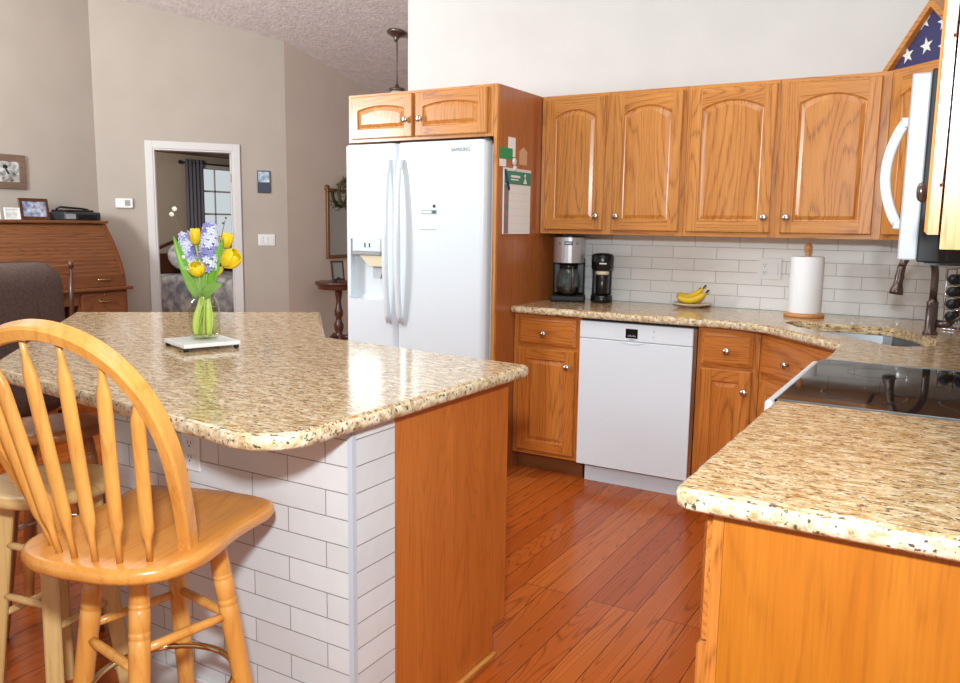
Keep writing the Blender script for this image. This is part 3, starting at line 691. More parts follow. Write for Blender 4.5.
def fhandle(x, par):
    pts = []; rad = []
    for i in range(19):
        u = i/18; pts.append((x, FY-.012-.038*math.sin(PI*min(1, max(0, u*1.0)))**.6, .805+.895*u)); rad.append((.018, .014))
    mb = MB(); mb.tube(pts, rad, white_app, 14, upv=(1, 0, 0)); mb.box(x-.012, x+.012, FY-.026, FY-.001, .80, .835, white_app, .004); mb.box(x-.012, x+.012, FY-.026, FY-.001, 1.67, 1.705, white_app, .004)
    return mb.build('handle', par)
fhandle(-1.062, fz); fhandle(-.980, rd)
# dispenser: cut the recess out of the freezer door
cut = MB().box(-1.352, -1.108, FY-.05, FY+.062, .925, 1.268, white_app, .02, 3); WBk = WB; cu = cut.build('cutter', None)
md = fz.modifiers.new('b', 'BOOLEAN'); md.object = cu; md.operation = 'DIFFERENCE'; md.solver = 'EXACT'
bpy.context.view_layer.update(); cu.location = t.location
bpy.context.view_layer.update()
me = bpy.data.meshes.new_from_object(fz.evaluated_get(bpy.context.evaluated_depsgraph_get())); fz.modifiers.clear(); fz.data = me; bpy.data.objects.remove(cu)
d = MB().box(-1.352, -1.108, FY-.004, FY+.004, 1.268, 1.29, white_app, .003); d.box(-1.352, -1.340, FY-.003, FY+.002, .935, 1.268, white_app, .002)
d = d.build('dispenser', fz)
MB().box(-1.325, -1.122, FY-.008, FY+.05, 1.196, 1.268, white_app2, .006).build('control_panel', t).name
for x in (-1.232, -1.200): MB().box(x-.004, x+.004, FY-.0092, FY-.0078, 1.222, 1.246, black_plastic).build('dispenser_button', t)
MB().box(-1.325, -1.122, FY-.010, FY+.02, 1.178, 1.1955, grey_plastic, .003).build('control_panel_lip', t)
mb = MB(); vs = []
for z, a, b, yb in ((1.1775, -1.285, -1.112, FY+.045), (1.115, -1.215, -1.118, FY+.040)): vs += [(a, FY+.004, z), (b, FY+.004, z), (b, yb, z), (a, yb, z)]
mb.add(vs, [[0, 1, 2, 3], [4, 5, 6, 7]]+[[i, (i+1) % 4, 4+(i+1) % 4, 4+i] for i in range(4)], cream_plastic); mb.build('ice_chute', t)
mb = MB(); mb.add([(-1.205, FY+.03, 1.114), (-1.128, FY+.03, 1.114), (-1.128, FY+.05, 1.114), (-1.205, FY+.05, 1.114), (-1.190, FY+.012, 1.05), (-1.14, FY+.012, 1.05), (-1.14, FY+.045, 1.05), (-1.190, FY+.045, 1.05)], [[0, 1, 2, 3], [4, 5, 6, 7]]+[[i, (i+1) % 4, 4+(i+1) % 4, 4+i] for i in range(4)], grey_plastic); mb.build('dispenser_lever', t)
MB().box(-.462, -.4395, FY+.002, FY+.05, FZ+.0002, FZ+.008, black_plastic).build('hinge_cover', t)
lg = mat('logo_grey', (96, 98, 102), .4)
P = lambda x, y, z: (x+.905, y+.45, z)
text('brand_lettering', 'SAMSUNG', rd, lg, .026, P(-.603, FY-.0005, 1.742), (PI/2, 0, 0))
st_l = mat('sticker_grey', (150, 170, 162), .5); st_p = mat('sticker_pale', (226, 230, 226), .5)
mb = MB(); mb.box(-.848, -.750, FY-.0012, FY-.0003, 1.409, 1.432, st_l); mb.box(-.842, -.785, FY-.0016, FY-.0012, 1.414, 1.427, st_p); mb.box(-.778, -.756, FY-.0016, FY-.0012, 1.413, 1.428, dark_grey); mb.build('energy_sticker', rd)
MB().lathe([(.009, 0), (.009, .0012), (0, .0013)], (-.767, FY-.0003, 1.452), dark_grey, 16, '-y').build('round_sticker', rd)
MB().box(-.862, -.752, FY-.0009, FY-.0003, 1.325, 1.329, st_l).build('paper_slip', rd)

# dishwasher
t = thing('dishwasher', 'white dishwasher with a small black display, between two oak base cabinets', 'dishwasher', (.3, -.3, 0), world=True)
DY = -.630
MB().box(.004, .600, -.600, -.04, .09, .868, dark_grey).build('tub', t)
dd = MB().box(.001, .600, DY, -.6005, .100, .7785, white_app, .004).build('door', t)
cp = MB().box(.001, .600, DY-.002, -.6005, .7800, .8695, white_app, .005).build('control_panel', t)
MB().box(.002, .607, -.598, -.45, .8705, .8845, dark_grey).build('top_gasket', t)
MB().box(.6015, .616, -.6295, -.5, .1, .869, nickel).build('side_strip', t)
MB().box(.030, .585, -.575, -.56, .0005, .0985, white_app2).build('kick_plate', t)
mb = MB(); mb.box(.254, .318, DY-.0034, DY-.0022, .797, .845, black_plastic, .001); o = mb.build('display', cp)
for q in range(5): MB().box(.266+q*.009, .272+q*.009, DY-.0038, DY-.0035, .806, .811 + .004*(q % 2), grey_plastic).build('display_mark', o)
text('brand_lettering', 'BOSCH', cp, lg, .010, (.291-.3, DY-.0025+.3, .789), (PI/2, 0, 0), .0003)
pale = mat('pale_button', (216, 218, 220), .5)
for q in range(4): MB().box(.196, .238, DY-.0028, DY-.0022, .800+q*.012, .8025+q*.012, pale).build('button_mark', cp)
for q in range(2): MB().lathe([(.005, 0), (.005, .001)], (.40, DY-.0022, .812+q*.03), pale, 12, '-y').build('button', cp)
mb = MB(); mb.tube([(.225+.13*u/10, DY-.0015, .7765-.010*math.sin(PI*u/10)) for u in range(11)], .0022, white_app2, 8); mb.build('grip_lip', dd)

t.location.x -= .007
# range
t = thing('range', 'white range with a black glass cooktop, let between the granite worktops', 'range', (1.64, -2.007, 0), world=True)
MB().box(1.335, 1.948, -2.386, -1.630, .03, .905, white_app).build('body', t)
MB().box(1.309, 1.952, -2.389, -1.629, .9065, .9245, glass_black, .005).build('cooktop', t)
for a, b in ((-2.3912, -2.3895), (-1.6285, -1.6265)): MB().box(1.318, 1.948, a, b, .912, .9262, steel, .0004).build('cooktop_trim', t)
fr = MB(); fr.box(1.285, 1.3085, -2.390, -1.629, .858, .918, white_app, .010, 3); fr.build('front_trim', t)
dr = MB().box(1.300, 1.3345, -2.380, -1.636, .22, .855, white_app, .008, 3).build('oven_door', t)
MB().box(1.2975, 1.2998, -2.25, -1.77, .38, .66, glass_black).build('oven_window', dr)
mb = MB(); mb.tube([(1.266, -2.33, .79), (1.258, -2.2, .79), (1.258, -1.82, .79), (1.266, -1.69, .79)], .012, white_app, 12)
for y in (-2.3, -1.72): mb.tube([(1.266, y, .79), (1.301, y, .79)], .009, white_app, 10)
mb.build('handle', dr)
MB().box(1.302, 1.3345, -2.380, -1.636, .05, .21, white_app, .006).build('storage_drawer', t)
for x, y, r in ((1.50, -2.20, .105), (1.50, -1.82, .085), (1.76, -2.20, .085), (1.76, -1.82, .105)):
    MB().lathe([(r, .9246), (r, .9249), (r-.002, .9249), (r-.002, .9246)], (x, y, 0), burner_m, 40, cap=False).build('burner_ring', t)
g = MB().box(1.905, 1.952, -2.386, -1.630, .925, 1.04, glass_black, .006).build('backguard', t)
for y in (-2.28, -2.16, -1.86, -1.74): MB().lathe([(.018, 0), (.017, .014), (.010, .018), (0, .018)], (1.905, y, .985), black_plastic, 20, '-x').build('control_knob', g)

# microwave
t = thing('microwave', 'stainless over-the-range microwave with a curved white-metal handle', 'microwave', (1.76, -2.0, 1.285), world=True)
MB().box(1.604, 1.95, -2.384, -1.634, 1.285, 1.722, black_soft, .004).build('body', t)
dr = MB().box(1.562, 1.6035, -2.360, -1.84, 1.288, 1.718, steel_white, .004).build('door', t)
MB().box(1.5602, 1.5618, -2.25, -1.90, 1.36, 1.65, glass_black).build('window', dr)
MB().box(1.562, 1.6035, -1.838, -1.636, 1.288, 1.718, glass_black, .004).build('control_panel', t)
mb = MB(); mb.tube([(1.554-.034*math.sin(PI*u/16)**.8, -2.325, 1.372+.238*u/16) for u in range(17)], [(.012, .012)]*17, white_app, 12, upv=(0, 1, 0))
for z in (1.372, 1.61): mb.box(1.545, 1.5618, -2.337, -2.313, z-.012, z+.012, steel_white, .003)
mb.build('handle', dr)
MB().box(1.62, 1.94, -2.37, -1.65, 1.278, 1.2845, dark_grey).build('filter_grille', t)

# ================================================================ faucet and spice rack
t = thing('faucet', 'bronze gooseneck pull-down faucet behind the corner sink', 'faucet', (1.597, -.615, CH+.0005), world=True)
FX, FYY = 1.597, -.615
MB().lathe([(.030, CH+.0005), (.030, CH+.008), (.024, CH+.014), (.0225, CH+.13), (.024, CH+.135), (.018, CH+.14), (.0165, CH+.15)], (FX, FYY, 0), bronze, 24).build('base', t)
dv = Vector((-.64, -.77, 0)).normalized(); R = .098; zc = 1.165
pts = [(FX, FYY, CH+.15), (FX, FYY, 1.12)]+[tuple(Vector((FX, FYY, zc))+dv*(R-R*math.cos(a))+Vector((0, 0, R*1.1*math.sin(a)))) for a in [PI*i/16*.86 for i in range(17)]]
e2 = Vector(pts[-1])
MB().tube(pts, .0150, bronze, 16).build('spout', t)
e3 = e2+dv*.020+Vector((0, 0, -.115))
MB().tube([tuple(e2+(e3-e2)*(i/8)) for i in range(9)], [.0165, .0165, .016, .019, .0165, .018, .022, .026, .027], bronze, 18).build('spray_head', t)
MB().tube([(FX+.02, FYY, CH+.045), (FX+.055, FYY-.012, CH+.046), (FX+.075, FYY-.018, CH+.05)], [.017, .016, .013], bronze, 14).build('handle_hub', t)
MB().tube([(FX+.072, FYY-.018, CH+.05), (FX+.10, FYY-.03, CH+.075), (FX+.13, FYY-.045, CH+.11)], [.008, .007, .006], bronze, 10).build('handle', t)
# spice rack: chrome tower with jars lying in it, lids to the front
SX, SY = 1.668, -.40; SRZ = math.radians(-22)
t = thing('spice_rack', 'chrome spice tower beside the faucet in the corner', 'spice rack', (SX, SY, CH+.0005), SRZ)
MB().lathe([(.085, 0), (.085, .008), (.03, .012)], (0, .05, 0), chrome, 28).build('base', t)
rows = [.060+.0545*i for i in range(4)]
mb = MB()
for x in (-.033, .033, .099):
    for y in (.0, .095): mb.tube([(x, y, .01), (x, y, .266)], .003, chrome, 8)
for z in [r-.026 for r in rows]+[.266]:
    mb.tube([(-.033, 0, z), (.099, 0, z), (.099, .095, z), (-.033, .095, z)], .0025, chrome, 8, closed=True)
mb.build('frame', t)
ca, sa = math.cos(SRZ), math.sin(SRZ); names = ['bottom', 'second', 'third', 'topmost']
for cx, side in ((0, 'left'), (.066, 'right')):
    for i, z in enumerate(rows):
        wx, wy = SX+cx*ca-(-.022)*sa, SY+cx*sa+(-.022)*ca
        j = thing('spice_jar', '%s dark-lidded spice jar in the %s column of the chrome tower' % (names[i], side), 'spice jar', (wx, wy, CH+z+.0005), SRZ, 'spice jars in the chrome tower')
        MB().lathe([(.020, .018), (.0215, .024), (.0215, .105), (.0, .106)], (0, 0, 0), spice_m, 18, 'y').build('glass_jar', j)
        MB().lathe([(.0, -.001), (.012, -.001), (.013, .001), (.021, .001), (.0225, .004), (.0225, .0178), (.019, .0178)], (0, 0, 0), lid_m, 22, 'y').build('lid', j)

# ================================================================ on the back worktop
ZC = CH+.0006
t = thing('coffee_maker', 'large drip coffee maker with a silver top and glass carafe', 'coffee maker', (-.276, -.20, ZC)); t.scale = (.88, .92, 1); t.rotation_euler[2] = math.radians(22)
def rbox(mb, x0, x1, y0, y1, z0, z1, m, b=.02): mb.box(x0, x1, y0, y1, z0, z1, m, b, 3)
mb = MB(); rbox(mb, -.112, .112, -.10, .10, 0, .036, black_soft, .012); mb.build('base', t)
mb = MB(); rbox(mb, -.105, .105, .03, .10, .036, .25, black_plastic, .012); mb.build('tower', t)
mb = MB(); mb.prism([(-.10+.0, .095)]+[(-.10, -.04)]+arc(0, -.04, .10, 180, 360, 14)+[(.10, .095)], .225, .368, mat('silver_plastic', (196, 194, 194), .3, .6), False); hd = mb.build('brew_head', t)
mb = MB(); mb.prism([(-.098, .093)]+arc(0, -.04, .096, 180, 360, 14)+[(.098, .093)], .3685, .376, black_plastic); mb.build('lid', t)
mb = MB(); mb.box(-.026, .026, -.1425, -.13, .325, .347, black_plastic, .004); dsp = mb.build('display', t)
MB().box(-.02, .02, -.1435, -.1426, .331, .341, mat('display_lcd', (150, 166, 176), .2)).build('display_screen', dsp)
for x in (-.055, .055): MB().lathe([(.007, 0), (.006, .004), (0, .004)], (x, -.122, .335), steel, 14, '-y').build('button', t)
cf = MB().lathe([(.055, .040), (.072, .055), (.080, .10), (.074, .15), (.058, .185), (.054, .195), (.0525, .195), (.056, .184), (.072, .149), (.078, .10), (.070, .056), (.05, .042)], (0, -.045, 0), clear_glass, 36, cap=False).build('carafe', t)
MB().lathe([(.0, .044), (.05, .0445), (.068, .058), (.0755, .085), (0, .0855)], (0, -.045, 0), coffee, 30, cap=False).build('coffee', cf)
MB().lathe([(.057, .192), (.060, .196), (.060, .215), (.03, .222), (0, .222)], (0, -.045, 0), black_plastic, 30).build('carafe_lid', cf)
mb = MB(); mb.tube([(.02, -.112, .20), (.03, -.148, .195), (.034, -.156, .15), (.03, -.140, .09), (.026, -.118, .075)], [(.010, .007)]*5, steel, 10); mb.build('carafe_handle', cf)

t = thing('single_serve_coffee_maker', 'small black single-cup coffee maker, right of the larger one', 'coffee maker', (-.080, -.17, ZC), math.radians(24))
mb = MB(); mb.lathe([(.058, 0), (.062, .006), (.062, .040), (.05, .046)], (0, 0, 0), black_plastic, 32); mb.build('base', t)
mb = MB(); mb.box(-.055, .055, .0, .06, .04, .20, black_plastic, .012, 3); mb.build('tower', t)
mb = MB(); mb.lathe([(.050, .182), (.062, .195), (.064, .266), (.058, .275), (.030, .282), (0, .283)], (0, 0, 0), black_plastic, 32); hd = mb.build('brew_head', t)
MB().box(-.020, .020, -.0655, -.0635, .221, .228, st_p).build('badge', hd)
MB().lathe([(.034, .160), (.037, .164), (.037, .178), (.03, .181)], (0, -.022, 0), cream_plastic, 24).build('cup_rim', t)
MB().lathe([(.030, .047), (.036, .06), (.038, .155), (.034, .159)], (0, -.022, 0), black_plastic, 26).build('travel_mug', t)
single()
tag(MB().tube([(-.145, -.13, .985), (-.165, -.11, .965), (-.175, -.07, .955), (-.178, -.03, .95), (-.172, -.015, 1.0)], .0035, black_soft, 8).build('power_cord'), 'black power cord hanging between the two coffee makers', 'cord')

t = thing('plate', 'small cream plate holding bananas on the back worktop', 'plate', (.425, -.10, ZC))
MB().lathe([(.045, 0), (.050, .003), (.100, .016), (.107, .021), (.105, .023), (.096, .019), (.048, .007), (0, .006)], (0, 0, 0), plate_m, 44).build('dish', t)
def banana(label, cx, cy, cz, rz, L_, tilt, bend):
    t = thing('banana', label, 'banana', (cx, cy, cz), rz, 'bananas on the plate'); pts = []; rd = []; n = 14
    for i in range(n+1):
        u = i/n*2-1; pts.append((u*L_/2, 0, bend*u*u+.0*u+tilt*(u+1)))
        rd.append(.0185*(1-abs(u)**5*.55) if u < .8 else .0185*(1-.75*(u-.8)/.2)*.75)
    MB().tube(pts, rd, banana_m, 8).build('peel', t)
    a = Vector(pts[-1]); b = Vector(pts[-2]); d = (a-b).normalized()
    MB().tube([a, a+d*.012, a+d*.022], [.0045, .005, .0055], banana_tip, 8).build('stem', t)
    a = Vector(pts[0]); d = (a-Vector(pts[1])).normalized(); MB().tube([a, a+d*.004], [.0085, .004], banana_tip, 8).build('tip', t)
banana('frontmost banana on the cream plate, stem raised to the right', .432, -.138, ZC+.0265, .14, .150, .014, .030)
banana('middle banana on the cream plate, lying behind the front one', .412, -.098, ZC+.0345, -.18, .150, .020, .032)
banana('hindmost banana on the cream plate, against the backsplash', .392, -.054, ZC+.0300, -.42, .130, .012, .034)

t = thing('paper_towel_holder', 'wooden paper towel stand with a turned finial', 'paper towel holder', (1.026, -.215, ZC))
MB().lathe([(.094, 0), (.097, .004), (.097, .013), (.093, .018), (0, .018)], (0, 0, 0), beech, 48).build('base', t)
MB().lathe([(.012, .0185), (.012, .31), (.010, .315), (.012, .322), (.0185, .332), (.020, .345), (.015, .358), (.006, .364), (0, .365)], (0, 0, 0), beech, 24).build('post', t)
t = thing('paper_towel_roll', 'full roll of white paper towels standing on the wooden stand', 'paper towel', (1.026, -.215, ZC+.0188))
prof = [(.020, 0), (.077, 0), (.078, .004), (.078, .276), (.076, .279), (.020, .279), (.020, 0)]
MB().lathe(prof, (0, 0, 0), paper_towel, 56, cap=False).build('roll', t)
MB().lathe([(.0195, .0), (.0195, .2795), (.0175, .2795), (.0175, .0), (.0195, 0)], (0, 0, 0), tan_card, 24, cap=False).build('cardboard_core', t)
mb = MB(); mb.tube([(.0835*math.cos(a), .0835*math.sin(a), .14) for a in [-2.3+.05*i for i in range(5)]], [(.0012, .137)]*5, paper_towel, 8, upv=None); mb.bm.free(); 

# ================================================================ notes on the side panel (panel face x = -.4092)
PX = -.4088
def card(name, label, cat, y0, y1, z0, z1, m, th=.0012, rx=0, group=None):
    o = MB().box(-(th)/2, th/2, -(y1-y0)/2, (y1-y0)/2, -(z1-z0)/2, (z1-z0)/2, m).build(name)
    o.location = (PX+th/2, (y0+y1)/2, (z0+z1)/2); o.rotation_euler[0] = rx; return tag(o, label, cat, group)
single()
t = thing('wall_calendar', 'white calendar pad with a green header, hung on the oak side panel', 'calendar', (PX, -.61, 1.31))
MB().box(.0003, .008, -.155, .145, 0, .33, paper).build('pages', t)
MB().box(.0003, .009, -.155, .145, .3305, .345, white_plastic).build('top_binding', t)
hdr = MB().box(.0082, .0092, -.153, .143, .262, .33, teal_print).build('header_print', t)
mb = MB(); mb.box(.0093, .0097, -.085, .0, .283, .290, paper); mb.box(.0093, .0097, -.085, .02, .297, .309, paper); mb.add([(.0094, .055, .270), (.0094, .10, .270), (.0094, .0775, .306), (.0097, .055, .270), (.0097, .10, .270), (.0097, .0775, .306)], [[0, 1, 2], [5, 4, 3], [0, 3, 4, 1], [1, 4, 5, 2], [2, 5, 3, 0]], paper); mb.lathe([(.010, 0), (.010, .0004)], (.0093, .0775, .311), paper, 12, 'x'); mb.build('header_figures', hdr)
gl = mat('grid_grey', (196, 194, 196), .8)
mb = MB()
for k in range(8): mb.box(.0082, .0085, -.10+k*.034, -.0992+k*.034, .015, .255, gl)
for k in range(7): mb.box(.0082, .0085, -.10, .138, .015+k*.04, .0158+k*.04, gl)
mb.build('grid_print', t)
MB().box(.0082, .0088, -.153, -.105, .002, .26, noisy('photo_strip', (110, 130, 120), (170, 120, 120), 30, .6)).build('picture_strip', t)
t = thing('pen', 'dark blue pen hanging slanted across the calendar header', 'pen', (PX+.014, -.765, 1.645)); t.rotation_euler = (math.radians(24), 0, 0)
MB().tube([(0, 0, 0), (0, 0, -.105), (0, 0, -.118)], [.0052, .0052, .002], blue_pen, 10).build('barrel', t); MB().tube([(.006, 0, .0), (.006, 0, -.03)], .0015, steel, 6).build('clip', t)
card('note_card', 'green printed card pinned at the top left of the notes on the side panel', 'card', -.800, -.665, 1.700, 1.757, green_card)
card('note_card', 'tall white paper slip pinned above the calendar, beside the green card', 'note', -.715, -.635, 1.715, 1.815, paper, .001)
card('note_card', 'small white note pinned below the green card', 'note', -.805, -.735, 1.660, 1.697, paper)
tcard = card('note_card', 'tan house-shaped paper tag pinned right above the calendar', 'tag', -.588, -.500, 1.680, 1.745, tan_card)
mb = MB(); mb.add([(0, -.055, .0328), (0, .055, .0328), (0, 0, .062), (.0012, -.055, .0328), (.0012, .055, .0328), (.0012, 0, .062)], [[0, 1, 2], [5, 4, 3], [0, 3, 4, 1], [1, 4, 5, 2], [2, 5, 3, 0]], tan_card); rf_ = mb.build('tag_roof', tcard)
t = thing('magnet_clip', 'round white magnetic clip above the calendar', 'clip', (PX+.0015, -.652, 1.690))
MB().lathe([(.020, .0003), (.020, .007), (.012, .010), (0, .010)], (0, 0, 0), white_plastic, 24, 'x').build('magnet', t); MB().box(.0003, .014, -.012, .012, -.045, -.022, white_plastic, .003).build('jaw', t)

# ================================================================ vase of flowers on the island
t = thing('trivet', 'square white marble trivet on small dark feet, under the flower jar', 'trivet', (-.554, -2.627, ZC), math.radians(-20))
MB().box(-.098, .098, -.098, .098, .012, .0255, marble, .002).build('slab', t)
for a in (-.087, .087):
    for b in (-.087, .087): MB().lathe([(.007, 0), (.009, .003), (.009, .0118)], (a, b, 0), black_plastic, 16).build('foot', t)
VZ = CH+.0265
VX, VY = -.547, -2.618
t = thing('glass_jar', 'clear glass canning jar of water and stems on the marble trivet', 'vase', (VX, VY, VZ))
pr_o = [(.030, 0), (.044, .002), (.050, .010), (.052, .03), (.052, .105), (.049, .124), (.041, .140), (.0385, .148), (.0385, .156), (.0405, .158), (.0405, .162), (.0385, .164), (.0385, .172), (.040, .175)]
pr_i = [(.038, .174), (.0362, .165), (.0362, .147), (.039, .139), (.0467, .123), (.0497, .104), (.0497, .03), (.047, .011), (.04, .006), (0, .006)]
MB().lathe(pr_o+pr_i, (0, 0, 0), clear_glass, 40, cap=False).build('jar', t)
MB().lathe([(0, .0065), (.04, .0065), (.0465, .0115), (.0492, .03), (.0492, .104), (.0475, .112), (0, .112)], (0, 0, 0), water_m, 36, cap=False).build('water', t)
RX, RY = .8595, .511      # picture-right direction, only for laying the bouquet out around the jar
FX_, FY_ = -.511, .8595
def bq(r, z, d=0): return Vector((r*RX+d*FX_, r*RY+d*FY_, z))
def bezier(a, b, c, n=10): return [a*(1-u)**2+b*2*u*(1-u)+c*u*u for u in [i/n for i in range(n+1)]]
def stem_of(par, top, foot, r=.0032, m=None, b=None):
    b = b or Vector((top.x*.25, top.y*.25, .19))
    MB().tube(bezier(foot, b, top, 14), r, m or stem_m, 8).build('stem', par)
def leaf_mb(par, base, mid, tip, wid, m=leaf, nrm=None, n=14):
    pts = bezier(base, mid, tip, n); mb = MB(); vs = []; fs = []; nrm = nrm or Vector((-FX_, -FY_, .15))
    for i, p in enumerate(pts):
        u = i/n; tn = (pts[min(i+1, n)]-pts[max(i-1, 0)]).normalized(); s = tn.cross(nrm).normalized(); w = wid*(math.sin(PI*min(1, .16+.84*u))**.8)*(1 if u < 1 else .05); k = s.cross(tn)
        for q in (-1, -.5, 0, .5, 1): vs.append(p+s*w*q+k*(abs(q)**1.5*w*.45))
    for i in range(n): fs += [[i*5+q, i*5+q+1, i*5+q+6, i*5+q+5] for q in range(4)]
    mb.add(vs, fs, m, True); o = mb.build('leaf', par); md = o.modifiers.new('s', 'SOLIDIFY'); md.thickness = .0014; return o
def petals(par, c, axis, L_, r, open_=.25, n=6, m=yellow):
    axis = axis.normalized(); a = axis.orthogonal().normalized(); b = axis.cross(a)
    for k in range(n):
        an = 2*PI*k/n; ins = .92 if k % 2 else 1.0; out = a*math.cos(an)+b*math.sin(an); sd = axis.cross(out); mb = MB(); vs = []; fs = []; N = 8
        for i in range(N+1):
            u = i/N; rad = r*ins*(math.sin(PI*(.08+.62*u))**.75)*(1+open_*u*u)*(1-.35*u*u); p = c+axis*(L_*u)+out*rad; w = r*.78*math.sin(PI*(.10+.86*u))**.7
            for q in (-1, -.5, 0, .5, 1): vs.append(p+sd*w*q-out*(abs(q)**2*w*.42))
        for i in range(N): fs += [[i*5+q, i*5+q+1, i*5+q+6, i*5+q+5] for q in range(4)]
        mb.add(vs, fs, m, True); o = mb.build('petal', par); md = o.modifiers.new('s', 'SOLIDIFY'); md.thickness = .0012
GB = 'flowers in the glass jar'
def flower(name, label, cat): return thing(name, label, cat, (VX, VY, VZ), 0, GB)
lf_in = mat('sheath_leaf', (206, 216, 120), .5)
def tulip(label, top, axis, L_, r, foot, leaves=()):
    t = flower('tulip', label, 'tulip'); stem_of(t, top, foot)
    petals(t, top-axis.normalized()*.004, axis, L_, r)
    for l in leaves: leaf_mb(t, *l)
    leaf_mb(t, Vector((foot.x, foot.y, .018)), Vector((foot.x*1.5+top.x*.1, foot.y*1.5+top.y*.1, .085)), Vector((foot.x*.2+top.x*.2, foot.y*.2+top.y*.2, .160)), .011, lf_in)
z0 = .012
tulip('round yellow tulip lowest in the middle of the bouquet', bq(0, .228, -.05), bq(0, .05, -.03), .046, .029, bq(-.02, z0, .01), [(bq(-.012, .15, -.02), bq(-.025, .20, -.05), bq(-.045, .245, -.07), .017, leaf_d), (bq(.0, .16, -.02), bq(.0, .19, -.03), bq(-.012, .215, -.035), .013, leaf_d)])
tulip('open yellow tulip leaning far out to the right of the bouquet', bq(.082, .262, -.03), bq(.05, .038, -.01), .066, .036, bq(-.03, z0, 0), [(bq(.008, .15, -.02), bq(.035, .185, -.05), bq(.085, .195, -.06), .019, leaf_d)])
tulip('yellow tulip behind the thick right-hand leaf', bq(.068, .318, .03), bq(.012, .06, .01), .054, .024, bq(-.025, z0, -.015), [(bq(.022, .16, -.01), bq(.045, .25, -.02), bq(.083, .350, -.03), .017, leaf)])
tulip('upright yellow tulip between the two lilac hyacinths', bq(-.018, .330, -.01), bq(-.004, .08, 0), .056, .021, bq(.01, z0, .015), [(bq(.0, .16, -.03), bq(-.004, .24, -.03), bq(.012, .295, -.04), .020, leaf_d)])
tulip('unopened pale tulip bud low at the right of the bouquet', bq(.05, .225, -.01), bq(.03, .04, 0), .035, .010, bq(.02, z0, -.02), [(bq(-.02, .15, -.02), bq(-.045, .25, -.04), bq(-.086, .355, -.03), .017, leaf)])
def hyacinth(label, base, top, r, foot, seed):
    t = flower('hyacinth', label, 'hyacinth'); rnd = random.Random(seed); ax = (top-base); stem_of(t, base+ax*.9, foot, .004)
    n = 64; a = ax.normalized().orthogonal().normalized(); b = ax.normalized().cross(a)
    for k in range(n):
        u = (k+.5)/n; an = k*2.4; out = a*math.cos(an)+b*math.sin(an); c = base+ax*u+out*(r*(1-.45*u*u)*.72); m = lilac if rnd.random() < .42 else lilac_pale; mb = MB()
        d = (out+ax.normalized()*.2).normalized(); e = d.orthogonal().normalized(); f = d.cross(e)
        mb.tube([c-out*r*.6, c+d*.003], [.002, .004], m, 6)
        for q in range(6):
            g = 2*PI*q/6; w = e*math.cos(g)+f*math.sin(g); s = d.cross(w); p0 = c+d*.002; p1 = c+d*.005+w*.009; p2 = c+d*.001+w*.017
            mb.add([p0, p1-s*.0042, p2, p1+s*.0042], [[0, 1, 2, 3]], m, True)
        mb.build('floret', t)
hyacinth('smaller lilac hyacinth at the left of the bouquet', bq(-.040, .245, -.005), bq(-.058, .360, -.005), .034, bq(.02, z0, 0), 1)
hyacinth('large lilac hyacinth at the right, tallest in the bouquet', bq(.022, .240, -.015), bq(.034, .395, -.015), .044, bq(.0, z0, -.02), 2)
t = flower('blossom_sprig', 'thin sprig with two white berries rising highest at the left of the bouquet', 'sprig'); stem_of(t, bq(-.094, .435, 0), bq(.03, z0, .01), .0013, twig)
for r, z in ((-.100, .428), (-.090, .446)): MB().ball(bq(r, z, 0), .0085, blossom, 2).build('berry', t)
for r, z in ((-.052, .285), (-.030, .258)): MB().ball(bq(r, z, -.035), .0075, blossom, 2).build('berry', t)
t = flower('dry_sprig', 'thin dry twig rising at the right behind the large hyacinth', 'sprig'); stem_of(t, bq(.075, .41, .02), bq(.01, z0, .025), .0012, twig)
for r, z in ((.078, .418), (.068, .40)): MB().ball(bq(r, z, .02), .0045, twig, 1).build('bud', t)

# ================================================================ stools
def leg_pts(a, r0, r1, z0, z1): return Vector((r0*math.cos(a), r0*math.sin(a), z0)), Vector((r1*math.cos(a), r1*math.sin(a), z1))
def turned_leg(t, a, rt_, rb, ztop, m, rad=.0205):
    A, B = leg_pts(a, rt_, rb, ztop, 0.0); L_ = (A-B).length; pts = []; rd = []
    prof = [(0, .7), (.03, .82), (.10, .86), (.45, 1.05), (.70, 1.08), (.745, 1.08), (.748, 1.0), (.752, 1.08), (.768, 1.08), (.771, 1.0), (.775, 1.08), (.84, 1.06), (.843, .98), (.847, 1.06), (.855, 1.06), (.858, .98), (.862, 1.05), (.95, .95), (1, .85)]
    for u, k in prof: pts.append(B+(A-B)*u); rd.append(rad*k)
    return MB().tube(pts, rd, m, 16).build('leg', t)
def square_leg(t, a, rt_, rb, ztop, m, h=.021):
    A, B = leg_pts(a, rt_, rb, ztop, 0.0); n = Vector((math.cos(a), math.sin(a), 0)); s = Vector((-n.y, n.x, 0)); mb = MB(); e = .004
    o = [(-h, -h+e), (-h+e, -h), (h-e, -h), (h, -h+e), (h, h-e), (h-e, h), (-h+e, h), (-h, h-e)]
    vs = [A+n*p+s*q for p, q in o]+[B+n*p+s*q for p, q in o]; mb.add(vs, [list(range(8)), list(range(8, 16))]+[[i, (i+1) % 8, 8+(i+1) % 8, 8+i] for i in range(8)], m); return mb.build('leg', t)
